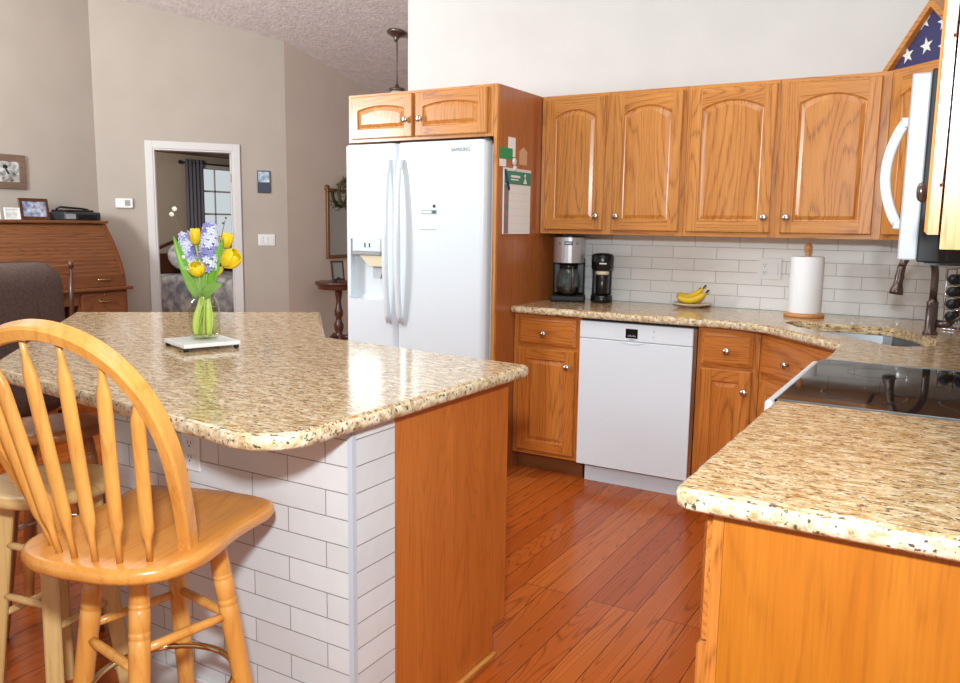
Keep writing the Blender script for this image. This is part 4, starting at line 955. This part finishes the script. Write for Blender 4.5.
def stretchers(t, angs, rt_, rb, ztop, zs, m, rad=.0105):
    for (i, j), z in zs:
        f = (ztop-z)/ztop; r = rt_+(rb-rt_)*f; a = Vector((r*math.cos(angs[i]), r*math.sin(angs[i]), z)); b = Vector((r*math.cos(angs[j]), r*math.sin(angs[j]), z)); d = (b-a).normalized()*.012
        MB().tube([a+d, a+(b-a)*.25, a+(b-a)*.5, a+(b-a)*.75, b-d], [rad*.85, rad, rad*1.08, rad, rad*.85], m, 12).build('stretcher', t)
def foot_ring(t, r, z, m=brass): return MB().tube([(r*math.cos(2*PI*i/40), r*math.sin(2*PI*i/40), z) for i in range(40)], .008, m, 10, closed=True).build('foot_ring', t)
# nearest stool, spindle back
ROT = math.atan2(.2496, .968); CXs, CYs = -.655*.968-3.36*-.2496, -.655*.2496-3.36*.968
t = thing('bar_stool', 'honey-coloured spindle-back bar stool nearest the camera, at the tiled side of the island', 'bar stool', (CXs, CYs, 0), ROT, 'wooden stools around the island')
SZ = .693
out = [(0, -.253), (.065, -.250), (.125, -.233), (.172, -.195), (.194, -.14), (.198, -.07), (.188, .0), (.182, .06), (.184, .12), (.186, .165), (.176, .203), (.148, .226), (.08, .242), (0, .246), (-.08, .243), (-.17, .232), (-.205, .21), (-.215, .17), (-.208, .11), (-.203, .05), (-.208, -.02), (-.206, -.09), (-.195, -.16), (-.165, -.209), (-.12, -.237), (-.062, -.250)]
def smooth_loop(p, k=3):
    r = []; n = len(p)
    for i in range(n):
        a, b, c, d = [Vector(p[(i+q) % n]) for q in (-1, 0, 1, 2)]
        for j in range(k):
            u = j/k; r.append(tuple(.5*((2*b)+(-a+c)*u+(2*a-5*b+4*c-d)*u*u+(-a+3*b-3*c+d)*u**3)))
    return r
def seat(t, outl, z, th, m, dish=.010):
    mb = MB(); prof = [(.018, -th), (.006, -th+.004), (.0, -th+.012), (.0, -.012), (.004, -.004), (.014, 0)]; rings = [[(x, y, z+h) for x, y in offset(outl, d)] for d, h in prof]
    c = Vector((sum(p[0] for p in outl)/len(outl), sum(p[1] for p in outl)/len(outl)))
    for f in (.8, .6, .4, .2): rings.append([(c.x+(x-c.x)*f, c.y+(y-c.y)*f, z-dish*(1-f**2)**1.0*(1 if f < .8 else .6)) for x, y in offset(outl, .014)])
    n = len(outl); vs = [p for r in rings for p in r]; fs = [[0+i for i in range(n)][::-1]]
    for j in range(len(rings)-1): fs += [[j*n+i, j*n+(i+1) % n, (j+1)*n+(i+1) % n, (j+1)*n+i] for i in range(n)]
    vs.append((c.x, c.y, z-dish)); k = len(vs)-1; b = (len(rings)-1)*n; fs += [[b+i, b+(i+1) % n, k] for i in range(n)]
    mb.add(vs, fs, m, True); o = mb.build('seat', t); o.data.set_sharp_from_angle(angle=.9); return o
seat(t, smooth_loop(out), SZ, .036, stools, .006)
def BP(u, v): return Vector((u, -.09-.20*(v/.48), SZ+v))
bw = [(-.180, -.004), (-.202, .08), (-.224, .18), (-.231, .25), (-.226, .31), (-.205, .37), (-.168, .415), (-.115, .445), (-.06, .460), (-.018, .464), (.03, .459), (.083, .440), (.130, .405), (.163, .355), (.179, .31), (.186, .25), (.183, .19), (.168, .09), (.146, -.004)]
bp = []
for i in range(len(bw)-1):
    a, b, c, d = [Vector(bw[min(max(i+q, 0), len(bw)-1)]) for q in (-1, 0, 1, 2)]
    for j in range(3): u = j/3; bp.append(.5*((2*b)+(-a+c)*u+(2*a-5*b+4*c-d)*u*u+(-a+3*b-3*c+d)*u**3))
bp.append(Vector(bw[-1]))
mb = MB(); pn = Vector((0, .48, .20)).normalized(); vs = []; fs = []; N = len(bp); h, g, e = .0155, .0185, .005
sec = [(-h, -g+e), (-h+e, -g), (h-e, -g), (h, -g+e), (h, g-e), (h-e, g), (-h+e, g), (-h, g-e)]
for i, p in enumerate(bp):
    tn = bp[min(i+1, N-1)]-bp[max(i-1, 0)]; tn = BP(*(bp[i]+tn))-BP(*bp[i]); tn.normalize(); s = tn.cross(pn).normalized()
    vs += [BP(*p)+s*a+pn*b for a, b in sec]
for i in range(N-1): fs += [[i*8+k, i*8+(k+1) % 8, i*8+8+(k+1) % 8, i*8+8+k] for k in range(8)]
fs += [list(range(8)), [(N-1)*8+k for k in range(8)]]; mb.add(vs, fs, stoolw, True); bo = mb.build('back_bow', t); bo.data.set_sharp_from_angle(angle=.5)
for bx_, by_, tu, tv in ((.124, -.180, .158, .362), (.074, -.205, .108, .425), (.026, -.215, .028, .455), (-.026, -.212, -.056, .457), (-.074, -.200, -.146, .425), (-.118, -.172, -.198, .36)):
    A = Vector((bx_, by_, SZ-.004)); B = BP(tu, tv); ax = B-A; sd = Vector((1, 0, 0)); pts = []; rd = []
    for u, ra, rb in ((0, .0066, .0066), (.13, .0066, .0066), (.165, .0105, .009), (.195, .0145, .0105), (.23, .0152, .011), (.5, .0152, .011), (.80, .0148, .011), (.835, .0135, .010), (.87, .0085, .008), (.91, .0062, .0062), (1, .0056, .0056)): pts.append(A+ax*u); rd.append((ra, rb))
    MB().tube(pts, rd, stoolw, 16, upv=(1, 0, 0)).build('spindle', t)
angs = [math.radians(a) for a in (22, 112, 202, 292)]
for a in angs: turned_leg(t, a, .125, .222, SZ-.03, stoolw)
stretchers(t, angs, .125, .222, SZ-.03, (((2, 3), .425), ((3, 0), .47), ((0, 1), .465), ((1, 2), .455)), stoolw); foot_ring(t, .158, .315)
MB().lathe([(.085, .612), (.085, .642)], (0, 0, 0), black_soft, 24).build('swivel_plate', t)
# pale backless stool
def round_seat(t, r, z, th, m): return seat(t, [(r*math.cos(2*PI*i/44), r*math.sin(2*PI*i/44)) for i in range(44)], z, th, m, .004)
t = thing('bar_stool', 'pale backless wooden stool with square legs, just behind the spindle-back stool', 'bar stool', (-.366, -3.314, 0), 0, 'wooden stools around the island')
round_seat(t, .166, .665, .034, palew_x); angs = [math.radians(a) for a in (54, 144, 234, 324)]
for a in angs: square_leg(t, a, .102, .172, .6305, palew)
stretchers(t, angs, .102, .172, .6305, (((2, 3), .36), ((0, 1), .36), ((3, 0), .30), ((1, 2), .30), ((2, 3), .50), ((0, 1), .50)), palew, .0095)
t = thing('bar_stool', 'darker brown backless stool tucked under the angled end of the island', 'bar stool', (-.885, -2.985, 0), 0, 'wooden stools around the island')
round_seat(t, .168, .68, .036, brownw); angs = [math.radians(a) for a in (0, 90, 180, 270)]
for a in angs: turned_leg(t, a, .12, .205, .6455, brownw)
stretchers(t, angs, .12, .205, .6455, (((2, 3), .40), ((3, 0), .46), ((0, 1), .44), ((1, 2), .44)), brownw); foot_ring(t, .150, .30, chrome)

# ================================================================ living room
t = thing('roll_top_desk', 'dark oak roll-top desk against the left wall of the living room', 'desk', (-4.75, -.79, 0), world=True)
XB, YR, YL = -5.055, -.085, -1.50
MB().box(XB, -4.690, YL-.02, YR+.02, 1.322, 1.345, deskw, .006).build('top', t)
curve = [(-4.712, 1.32), (-4.690, 1.30), (-4.672, 1.27), (-4.645, 1.235), (-4.612, 1.19), (-4.575, 1.13), (-4.545, 1.075), (-4.515, 1.01), (-4.492, .95), (-4.475, .89), (-4.466, .84), (-4.462, .80)]
for y in (YL, YR-.022):
    p = [(XB, .80), (XB, 1.321)]+curve; mb = MB(); mb.prism(p, y, y+.022, deskv)
    for v in mb.bm.verts: v.co = Vector((v.co.x, v.co.z, v.co.y))
    mb.build('side_panel', t)
pts = []
for i in range(len(curve)-1):
    a, b = Vector(curve[i]), Vector(curve[i+1])
    for k in range(6): pts.append(a+(b-a)*(k/6))
pts.append(Vector(curve[-1])); L0 = 0; mb = MB(); vs = []; fs = []
for i, p in enumerate(pts):
    tn = (pts[min(i+1, len(pts)-1)]-pts[max(i-1, 0)]).normalized(); nn = Vector((-tn.y, tn.x))*-1
    d = -.012-(.007 if i % 3 == 0 else 0); q = p-Vector((abs(nn.x), 0))*0+Vector((d, d*.3))
    vs += [(q.x, YL+.022, q.y), (q.x, YR-.022, q.y)]
for i in range(len(pts)-3): fs.append([2*i, 2*i+1, 2*i+3, 2*i+2])
mb.add(vs, fs, deskw, True); mb.build('tambour', t)
rb = MB().box(-4.49, -4.462, YL+.023, YR-.023, .80, .90, deskw, .004).build('bottom_rail', t)
for y in (-.30, -1.28): MB().tube([(-4.460, y-.06, .862), (-4.449, y-.05, .862), (-4.447, y, .860), (-4.449, y+.05, .862), (-4.460, y+.06, .862)], .007, brass, 8).build('handle', rb)
MB().box(XB, -4.410, YL-.03, YR+.03, .772, .799, deskw, .006).build('writing_surface', t)
for y0, y1 in ((-.535, YR), (YL, -1.05)):
    p = MB().box(XB, -4.462, y0, y1, 0, .771, deskv).build('pedestal', t)
    for z0, z1 in ((.56, .755), (.34, .545), (.05, .325)):
        dw = MB().box(-4.461, -4.444, y0+.02, y1-.02, z0, z1, deskw, .005).build('drawer', p); yc = (y0+y1)/2; zc = (z0+z1)/2+.03
        MB().tube([(-4.443, yc-.055, zc), (-4.432, yc-.045, zc-.004), (-4.430, yc, zc-.008), (-4.432, yc+.045, zc-.004), (-4.443, yc+.055, zc)], .006, brass, 8).build('handle', dw)
    MB().lathe([(.008, 0), (.008, .002), (0, .003)], (-4.462+.018, (y0+y1)/2, .735), brass, 12, 'x').build('lock', p)
MB().box(-4.475, -4.455, -1.049, -.536, .66, .771, deskw, .004).build('centre_drawer', t)
MB().box(XB, XB+.02, -1.049, -.536, .1, .771, deskv).build('back_panel', t)
single()
def standing_frame(label, x, y, z, w, h, mf, ma, lean=-.16, rz=0.0, bw=.018, name='photo_frame', group=None):
    t = thing(name, label, 'picture frame', (x, y, z), rz, group); c = math.cos(lean); s_ = math.sin(lean)
    mt = Matrix.Rotation(lean, 4, 'Y')
    mb = MB()
    for a in ((-w/2, w/2, 0, bw), (-w/2, w/2, h-bw, h), (-w/2, -w/2+bw, bw, h-bw), (w/2-bw, w/2, bw, h-bw)): mb.box(-.012, 0, a[0], a[1], a[2]+.002, a[3]+.002, mf, .001, 1, False, mt)
    mb.build('frame', t); MB().box(-.010, -.006, -w/2+bw, w/2-bw, bw, h-bw+.002, ma, 0, 1, False, mt).build('picture', t)
    mb = MB(); mb.tube([(-.013+s_*.5*h, 0, h*.62), (-.075, 0, .004)], .005, mf, 6); mb.build('easel_back', t); return t
DZ = 1.3456
standing_frame('dark-framed blue photo standing on the desk, left of the printer', -4.86, -.605, DZ, .245, .175, walnut, art_m, bw=.026, group='frames on the desk')
standing_frame('small white-framed picture standing on the desk, left of the dark frame', -4.86, -.79, DZ, .125, .095, white_plastic, art3_m, bw=.012, group='frames on the desk')
standing_frame('white frame at the far left end of the desk top, half out of view', -4.86, -.945, DZ, .12, .12, white_plastic, art3_m, bw=.012, group='frames on the desk')
t = thing('printer', 'small dark grey printer on top of the roll-top desk', 'printer', (-4.87, -.265, DZ), 0)
MB().box(-.13, .13, -.165, .165, 0, .070, dark_grey, .012, 3).build('body', t)
mb = MB(); mb.box(-.10, .10, -.14, .12, .0705, .088, black_soft, .006); mb.build('lid', t); MB().tube([(-.02, -.15, .09), (.0, -.12, .110), (.02, -.05, .105), (.03, .05, .100), (.02, .12, .092)], .009, black_plastic, 8).build('cable', t)
MB().box(.1305, .136, -.05, .12, .012, .048, black_plastic, .003).build('paper_slot', t); MB().box(.1305, .134, -.155, -.07, .01, .055, grey_plastic, .003).build('front_panel', t)
# wall things
t = thing('framed_picture', 'rustic brown framed picture hanging on the left wall above the desk', 'picture', (-5.0645, -.70, 1.595))
mb = MB(); w_, h_, b_ = .20, .275, .055
for a in ((-w_, .145, 0, b_), (-w_, .145, h_-b_, h_), (-w_, -w_+b_, b_, h_-b_), (.145-b_, .145, b_, h_-b_)): mb.box(.0, .022, a[0], a[1], a[2], a[3], barnw, .003)
mb.build('frame', t); MB().box(.001, .012, -w_+b_, .145-b_, b_, h_-b_, art2_m).build('picture', t)
mb = MB(); mb.ball((.0122, -.02, .175), .022, black_soft, 2, (.03, 1, .7)); mb.tube([(.0124, -.02, .165), (.0124, .005, .12)], .007, black_soft, 6); mb.build('bird_figure', t)
def diag(name, label, cat, s, z): return thing(name, label, cat, (*dpt(s, .0006), z), DA)
t = diag('thermostat', 'white thermostat on the angled wall, left of the doorway', 'thermostat', .216, 1.505)
MB().box(-.075, .075, -.028, 0, -.045, .045, white_plastic, .012, 3).build('body', t); MB().box(.005, .05, -.0295, -.0285, -.022, .028, grey_plastic).build('display', t)
t = diag('wall_plaque', 'small blue-grey picture on the angled wall, right of the doorway', 'picture', 1.456, 1.735)
MB().box(-.062, .062, -.014, 0, -.105, .105, dark_grey, .003).build('frame', t); MB().box(-.052, .052, -.0155, -.0145, -.005, .095, plaque_m).build('upper_picture', t); MB().box(-.052, .052, -.0155, -.0145, -.095, -.012, mat('plaque_navy', (60, 66, 84), .4)).build('lower_picture', t)
t = diag('light_switch', 'white three-gang light switch on the angled wall, right of the doorway', 'light switch', 1.47, 1.182)
MB().box(-.080, .080, -.007, 0, -.055, .055, white_plastic, .003).build('cover_plate', t)
for x in (-.046, 0, .046): MB().box(x-.016, x+.016, -.011, -.0072, -.032, .032, white_plastic, .002).build('rocker_switch', t)
# armchair seen from behind
t = thing('armchair', 'brown upholstered armchair in front of the roll-top desk', 'armchair', (-3.62, -1.845, .0), math.radians(8))
def soft(mb, x0, x1, y0, y1, z0, z1, b, m=upholstery): mb.box(x0, x1, y0, y1, z0, z1, m, b, 5, True)
mb = MB(); soft(mb, .10, .42, -.46, .46, .10, 1.09, .165); o = mb.build('backrest', t)
mb = MB(); soft(mb, -.29, .18, -.46, -.30, .10, .64, .07); mb.build('armrest', t); mb = MB(); soft(mb, -.29, .18, .32, .48, .10, .64, .07); mb.build('armrest', t)
mb = MB(); soft(mb, -.31, .13, -.29, .31, .12, .48, .07); mb.build('seat', t)
for a in (-.22, .34):
    for b in (-.38, .38): MB().lathe([(.02, 0), (.028, .11)], (a, b, 0), walnut, 14).build('leg', t)
mb = MB(); mb.tube([(.415+.006, .20, .25), (.425, .21, .6), (.42, .18, .85), (.37, .12, 1.0), (.3, .10, 1.032)], .006, brown_fabric, 8); mb.build('piping', t)
# desk chair
t = thing('desk_chair', 'dark wooden desk chair with turned posts, between the armchair and the desk', 'chair', (-4.10, -1.155, 0), math.radians(0))
for y in (-.21, .21):
    MB().tube([(.17, y, 0), (.17, y, .42), (.185, y, .75), (.20, y, 1.0)], [.017, .021, .017, .014], walnut, 12).build('back_post', t); MB().ball((.203, y, 1.03), .022, walnut, 2, (1, 1, 1.5)).build('finial', t)
    MB().tube([(-.2, y*.95, 0), (-.2, y*.95, .43)], [.015, .021], walnut, 12).build('leg', t)
MB().box(-.23, .19, -.23, .23, .43, .465, walnut, .012).build('seat', t)
mb = MB(); mb.box(.185, .205, -.2, .2, .955, 1.025, deskw, .006); mb.build('crest_rail', t)
for y in (-.12, -.04, .04, .12): MB().tube([(.165, y, .46), (.192, y, .92)], .009, walnut, 8).build('spindle', t)
# mirror, wreath and side table on the far wall
t = thing('wall_mirror', 'tall gilt-brown framed mirror on the wall beyond the refrigerator', 'mirror', (-4.0285, 2.30, .985))
W, H, b_ = .66, .72, .035; mb = MB()
for a in ((-W/2, W/2, 0, b_), (-W/2, W/2, H-b_, H), (-W/2, -W/2+b_, b_, H-b_), (W/2-b_, W/2, b_, H-b_)): mb.box(0, .03, a[0], a[1], a[2], a[3], gilt, .006)
mb.lathe([(.0, 0), (.035, .002), (.03, .02), (0, .03)], (.0, -W/2+.02, H+.005), gilt, 16, 'x'); mb.build('frame', t); MB().box(.001, .010, -W/2+b_, W/2-b_, b_, H-b_, mirror_m).build('glass', t)
t = thing('wreath', 'dried green wreath hanging over the top of the wall mirror', 'wreath', (-3.975, 2.24, 1.665)); rnd = random.Random(5); mb = MB()
mb.tube([(0, .12*math.cos(2*PI*i/30), .135*math.sin(2*PI*i/30)) for i in range(30)], .018, wreath_m, 8, closed=True); ring = mb.build('ring', t); mb = MB()
for i in range(150):
    a = rnd.uniform(0, 2*PI); r = rnd.uniform(.085, .165); p = Vector((rnd.uniform(-.02, .03), r*math.cos(a), r*1.1*math.sin(a))); d = Vector((rnd.uniform(-.4, 1), rnd.uniform(-1, 1), rnd.uniform(-1, 1))).normalized(); e = d.orthogonal().normalized()
    mb.add([p, p+d*.018+e*.008, p+d*.045, p+d*.018-e*.008], [[0, 1, 2, 3]], wreath_m)
mb.build('leaves', t)
t = thing('side_table', 'round dark wood pedestal table beyond the refrigerator', 'table', (-3.72, 1.80, 0)); R = .235
MB().lathe([(0, .735), (R-.02, .735), (R-.008, .742), (R, .752), (R, .765), (R-.012, .772), (0, .772)], (0, 0, 0), walnut, 44).build('tabletop', t)
MB().lathe([(R-.035, .695), (R-.03, .70), (R-.03, .7345)], (0, 0, 0), walnut, 40, cap=False).build('apron', t)
MB().lathe([(.05, .16), (.062, .18), (.05, .22), (.032, .25), (.045, .29), (.05, .33), (.034, .37), (.028, .40), (.042, .43), (.045, .47), (.030, .52), (.024, .58), (.034, .63), (.04, .68), (.06, .715), (.06, .734)], (0, 0, 0), walnut, 28).build('pedestal', t)
for k in range(3):
    a = 2*PI*k/3+.6; d = Vector((math.cos(a), math.sin(a), 0))
    MB().tube([d*.03+Vector((0, 0, .20)), d*.11+Vector((0, 0, .21)), d*.18+Vector((0, 0, .13)), d*.23+Vector((0, 0, .05)), d*.265+Vector((0, 0, .021))], [.028, .030, .026, .022, .020], walnut, 12).build('foot', t)
standing_frame('dark-framed photo standing on the round pedestal table', -3.80, 1.90, .7726, .15, .20, walnut, photo_bw, rz=-.3)
t = thing('figurine', 'small dark ornament lying on the round pedestal table', 'ornament', (-3.66, 1.68, .7726)); MB().ball((0, 0, .018), .018, black_soft, 2, (1.6, 1, 1)).build('body', t); MB().tube([(.01, 0, .02), (.03, .01, .05), (.045, .03, .035)], .006, black_soft, 8).build('tail', t)
# pendant lamp
t = thing('pendant_lamp', 'pewter pendant lamp on a chain, hanging from the sloped ceiling behind the refrigerator cabinet', 'pendant lamp', (-2.79, 1.533, ceil_z(1.533)-.001)); sl = math.atan(.2)
mb = MB(); mb.lathe([(.085, -.0), (.088, -.012), (.075, -.022), (.030, -.045), (.022, -.06), (.014, -.085), (0, -.09)], (0, 0, 0), pewter, 32); bmesh.ops.rotate(mb.bm, cent=(0, 0, 0), matrix=Matrix.Rotation(-sl, 3, 'X'), verts=mb.bm.verts[:]); mb.build('canopy', t)
mb = MB()
for i in range(15):
    z = -.09-.026*i; a = 0 if i % 2 else PI/2; pts = [(.007*math.cos(q)*math.cos(a), .007*math.cos(q)*math.sin(a), z-.010+.017*math.sin(q)) for q in [2*PI*k/12 for k in range(12)]]; mb.tube(pts, .0026, pewter, 6, closed=True)
mb.tube([(0.004, 0, -.08), (0.004, 0, -.46)], .003, pewter, 6); mb.build('chain', t)
MB().lathe([(.008, -.44), (.016, -.455), (.022, -.47), (.070, -.482), (.074, -.492), (.060, -.505), (.03, -.51)], (0, 0, 0), pewter, 32).build('fitter_cap', t)
MB().lathe([(.05, -.507), (.085, -.54), (.12, -.60), (.145, -.66), (.143, -.66), (.118, -.60), (.083, -.54), (.048, -.509)], (0, 0, 0), mat('frosted_shade', (228, 220, 206), .5), 32, cap=False).build('shade', t)

# ================================================================ bedroom seen through the door
t = thing('bed', 'bed with a grey patterned quilt, seen through the bedroom doorway', 'bed', (-6.10, 2.95, 0))
BX0, BX1, BY0, BY1 = -.95, 1.05, -.80, .80
MB().box(BX0, BX1, BY0, BY1, .12, .36, walnut, .02).build('frame', t)
for a in (BX0+.06, BX1-.06):
    for b in (BY0+.06, BY1-.06): MB().lathe([(.03, 0), (.04, .121)], (a, b, 0), walnut, 14).build('leg', t)
mb = MB(); mb.box(BX0+.02, BX1+.03, BY0-.03, BY1+.03, .14, .69, quilt, .07, 4, True); mb.build('quilt', t)
mb = MB(); pts = [(BX0-.04, BY0, .2), (BX0-.04, BY0, .95)]+[(BX0-.04, BY0+1.6*i/10, .95+.20*math.sin(PI*i/10)) for i in range(1, 10)]+[(BX0-.04, BY1, .95), (BX0-.04, BY1, .2)]
mb.tube(pts, .022, walnut, 10); mb.build('headboard_hoop', t); MB().box(BX0-.05, BX0-.03, BY0+.02, BY1-.02, .3, .94, walnut).build('headboard', t)
for label, y in (('patterned pillow leaning on the headboard, nearer the doorway', -.40), ('patterned pillow leaning on the headboard, nearer the window', .36)):
    o = thing('pillow', label, 'pillow', (-6.10-.72, 2.95+y, .70), 0, 'pillows on the bed'); mb = MB()
    mb.ball((0, 0, .2), .3, pillow_m, 3, (.30, 1.08, .68), Matrix.Rotation(-.35, 4, 'Y')); mb.build('cushion', o)
t = thing('curtain', 'grey curtain hanging left of the bedroom window', 'curtain', (-7.235, 3.02, 0)); mb = MB(); vs = []; fs = []; N = 44
for i in range(N+1):
    y = -.14+.30*i/N; x = .035*math.sin(i*2*PI/8.8)
    vs += [(x, y, .03), (x*.9, y, 2.16)]
for i in range(N): fs.append([2*i, 2*i+2, 2*i+3, 2*i+1])
mb.add(vs, fs, curtain_m, True); o = mb.build('cloth', t); md = o.modifiers.new('s', 'SOLIDIFY'); md.thickness = .004
for i in range(4): MB().tube([(.03*math.cos(q), -.10+.075*i, 2.10+.03*math.sin(q)) for q in [2*PI*k/16 for k in range(16)]], .004, steel, 6, closed=True).build('grommet', t)
t = thing('curtain_rod', 'dark curtain rod above the bedroom window', 'curtain rod', (-7.235, 3.6, 2.115)); MB().tube([(0, -.78, 0), (0, .8, 0)], .010, black_soft, 12).build('rod', t); MB().ball((0, -.80, 0), .025, black_soft, 2).build('finial', t); MB().box(-.064, .0, -.70, -.68, -.008, .008, black_soft).build('bracket', t); MB().box(-.064, .0, .70, .72, -.008, .008, black_soft).build('bracket', t)
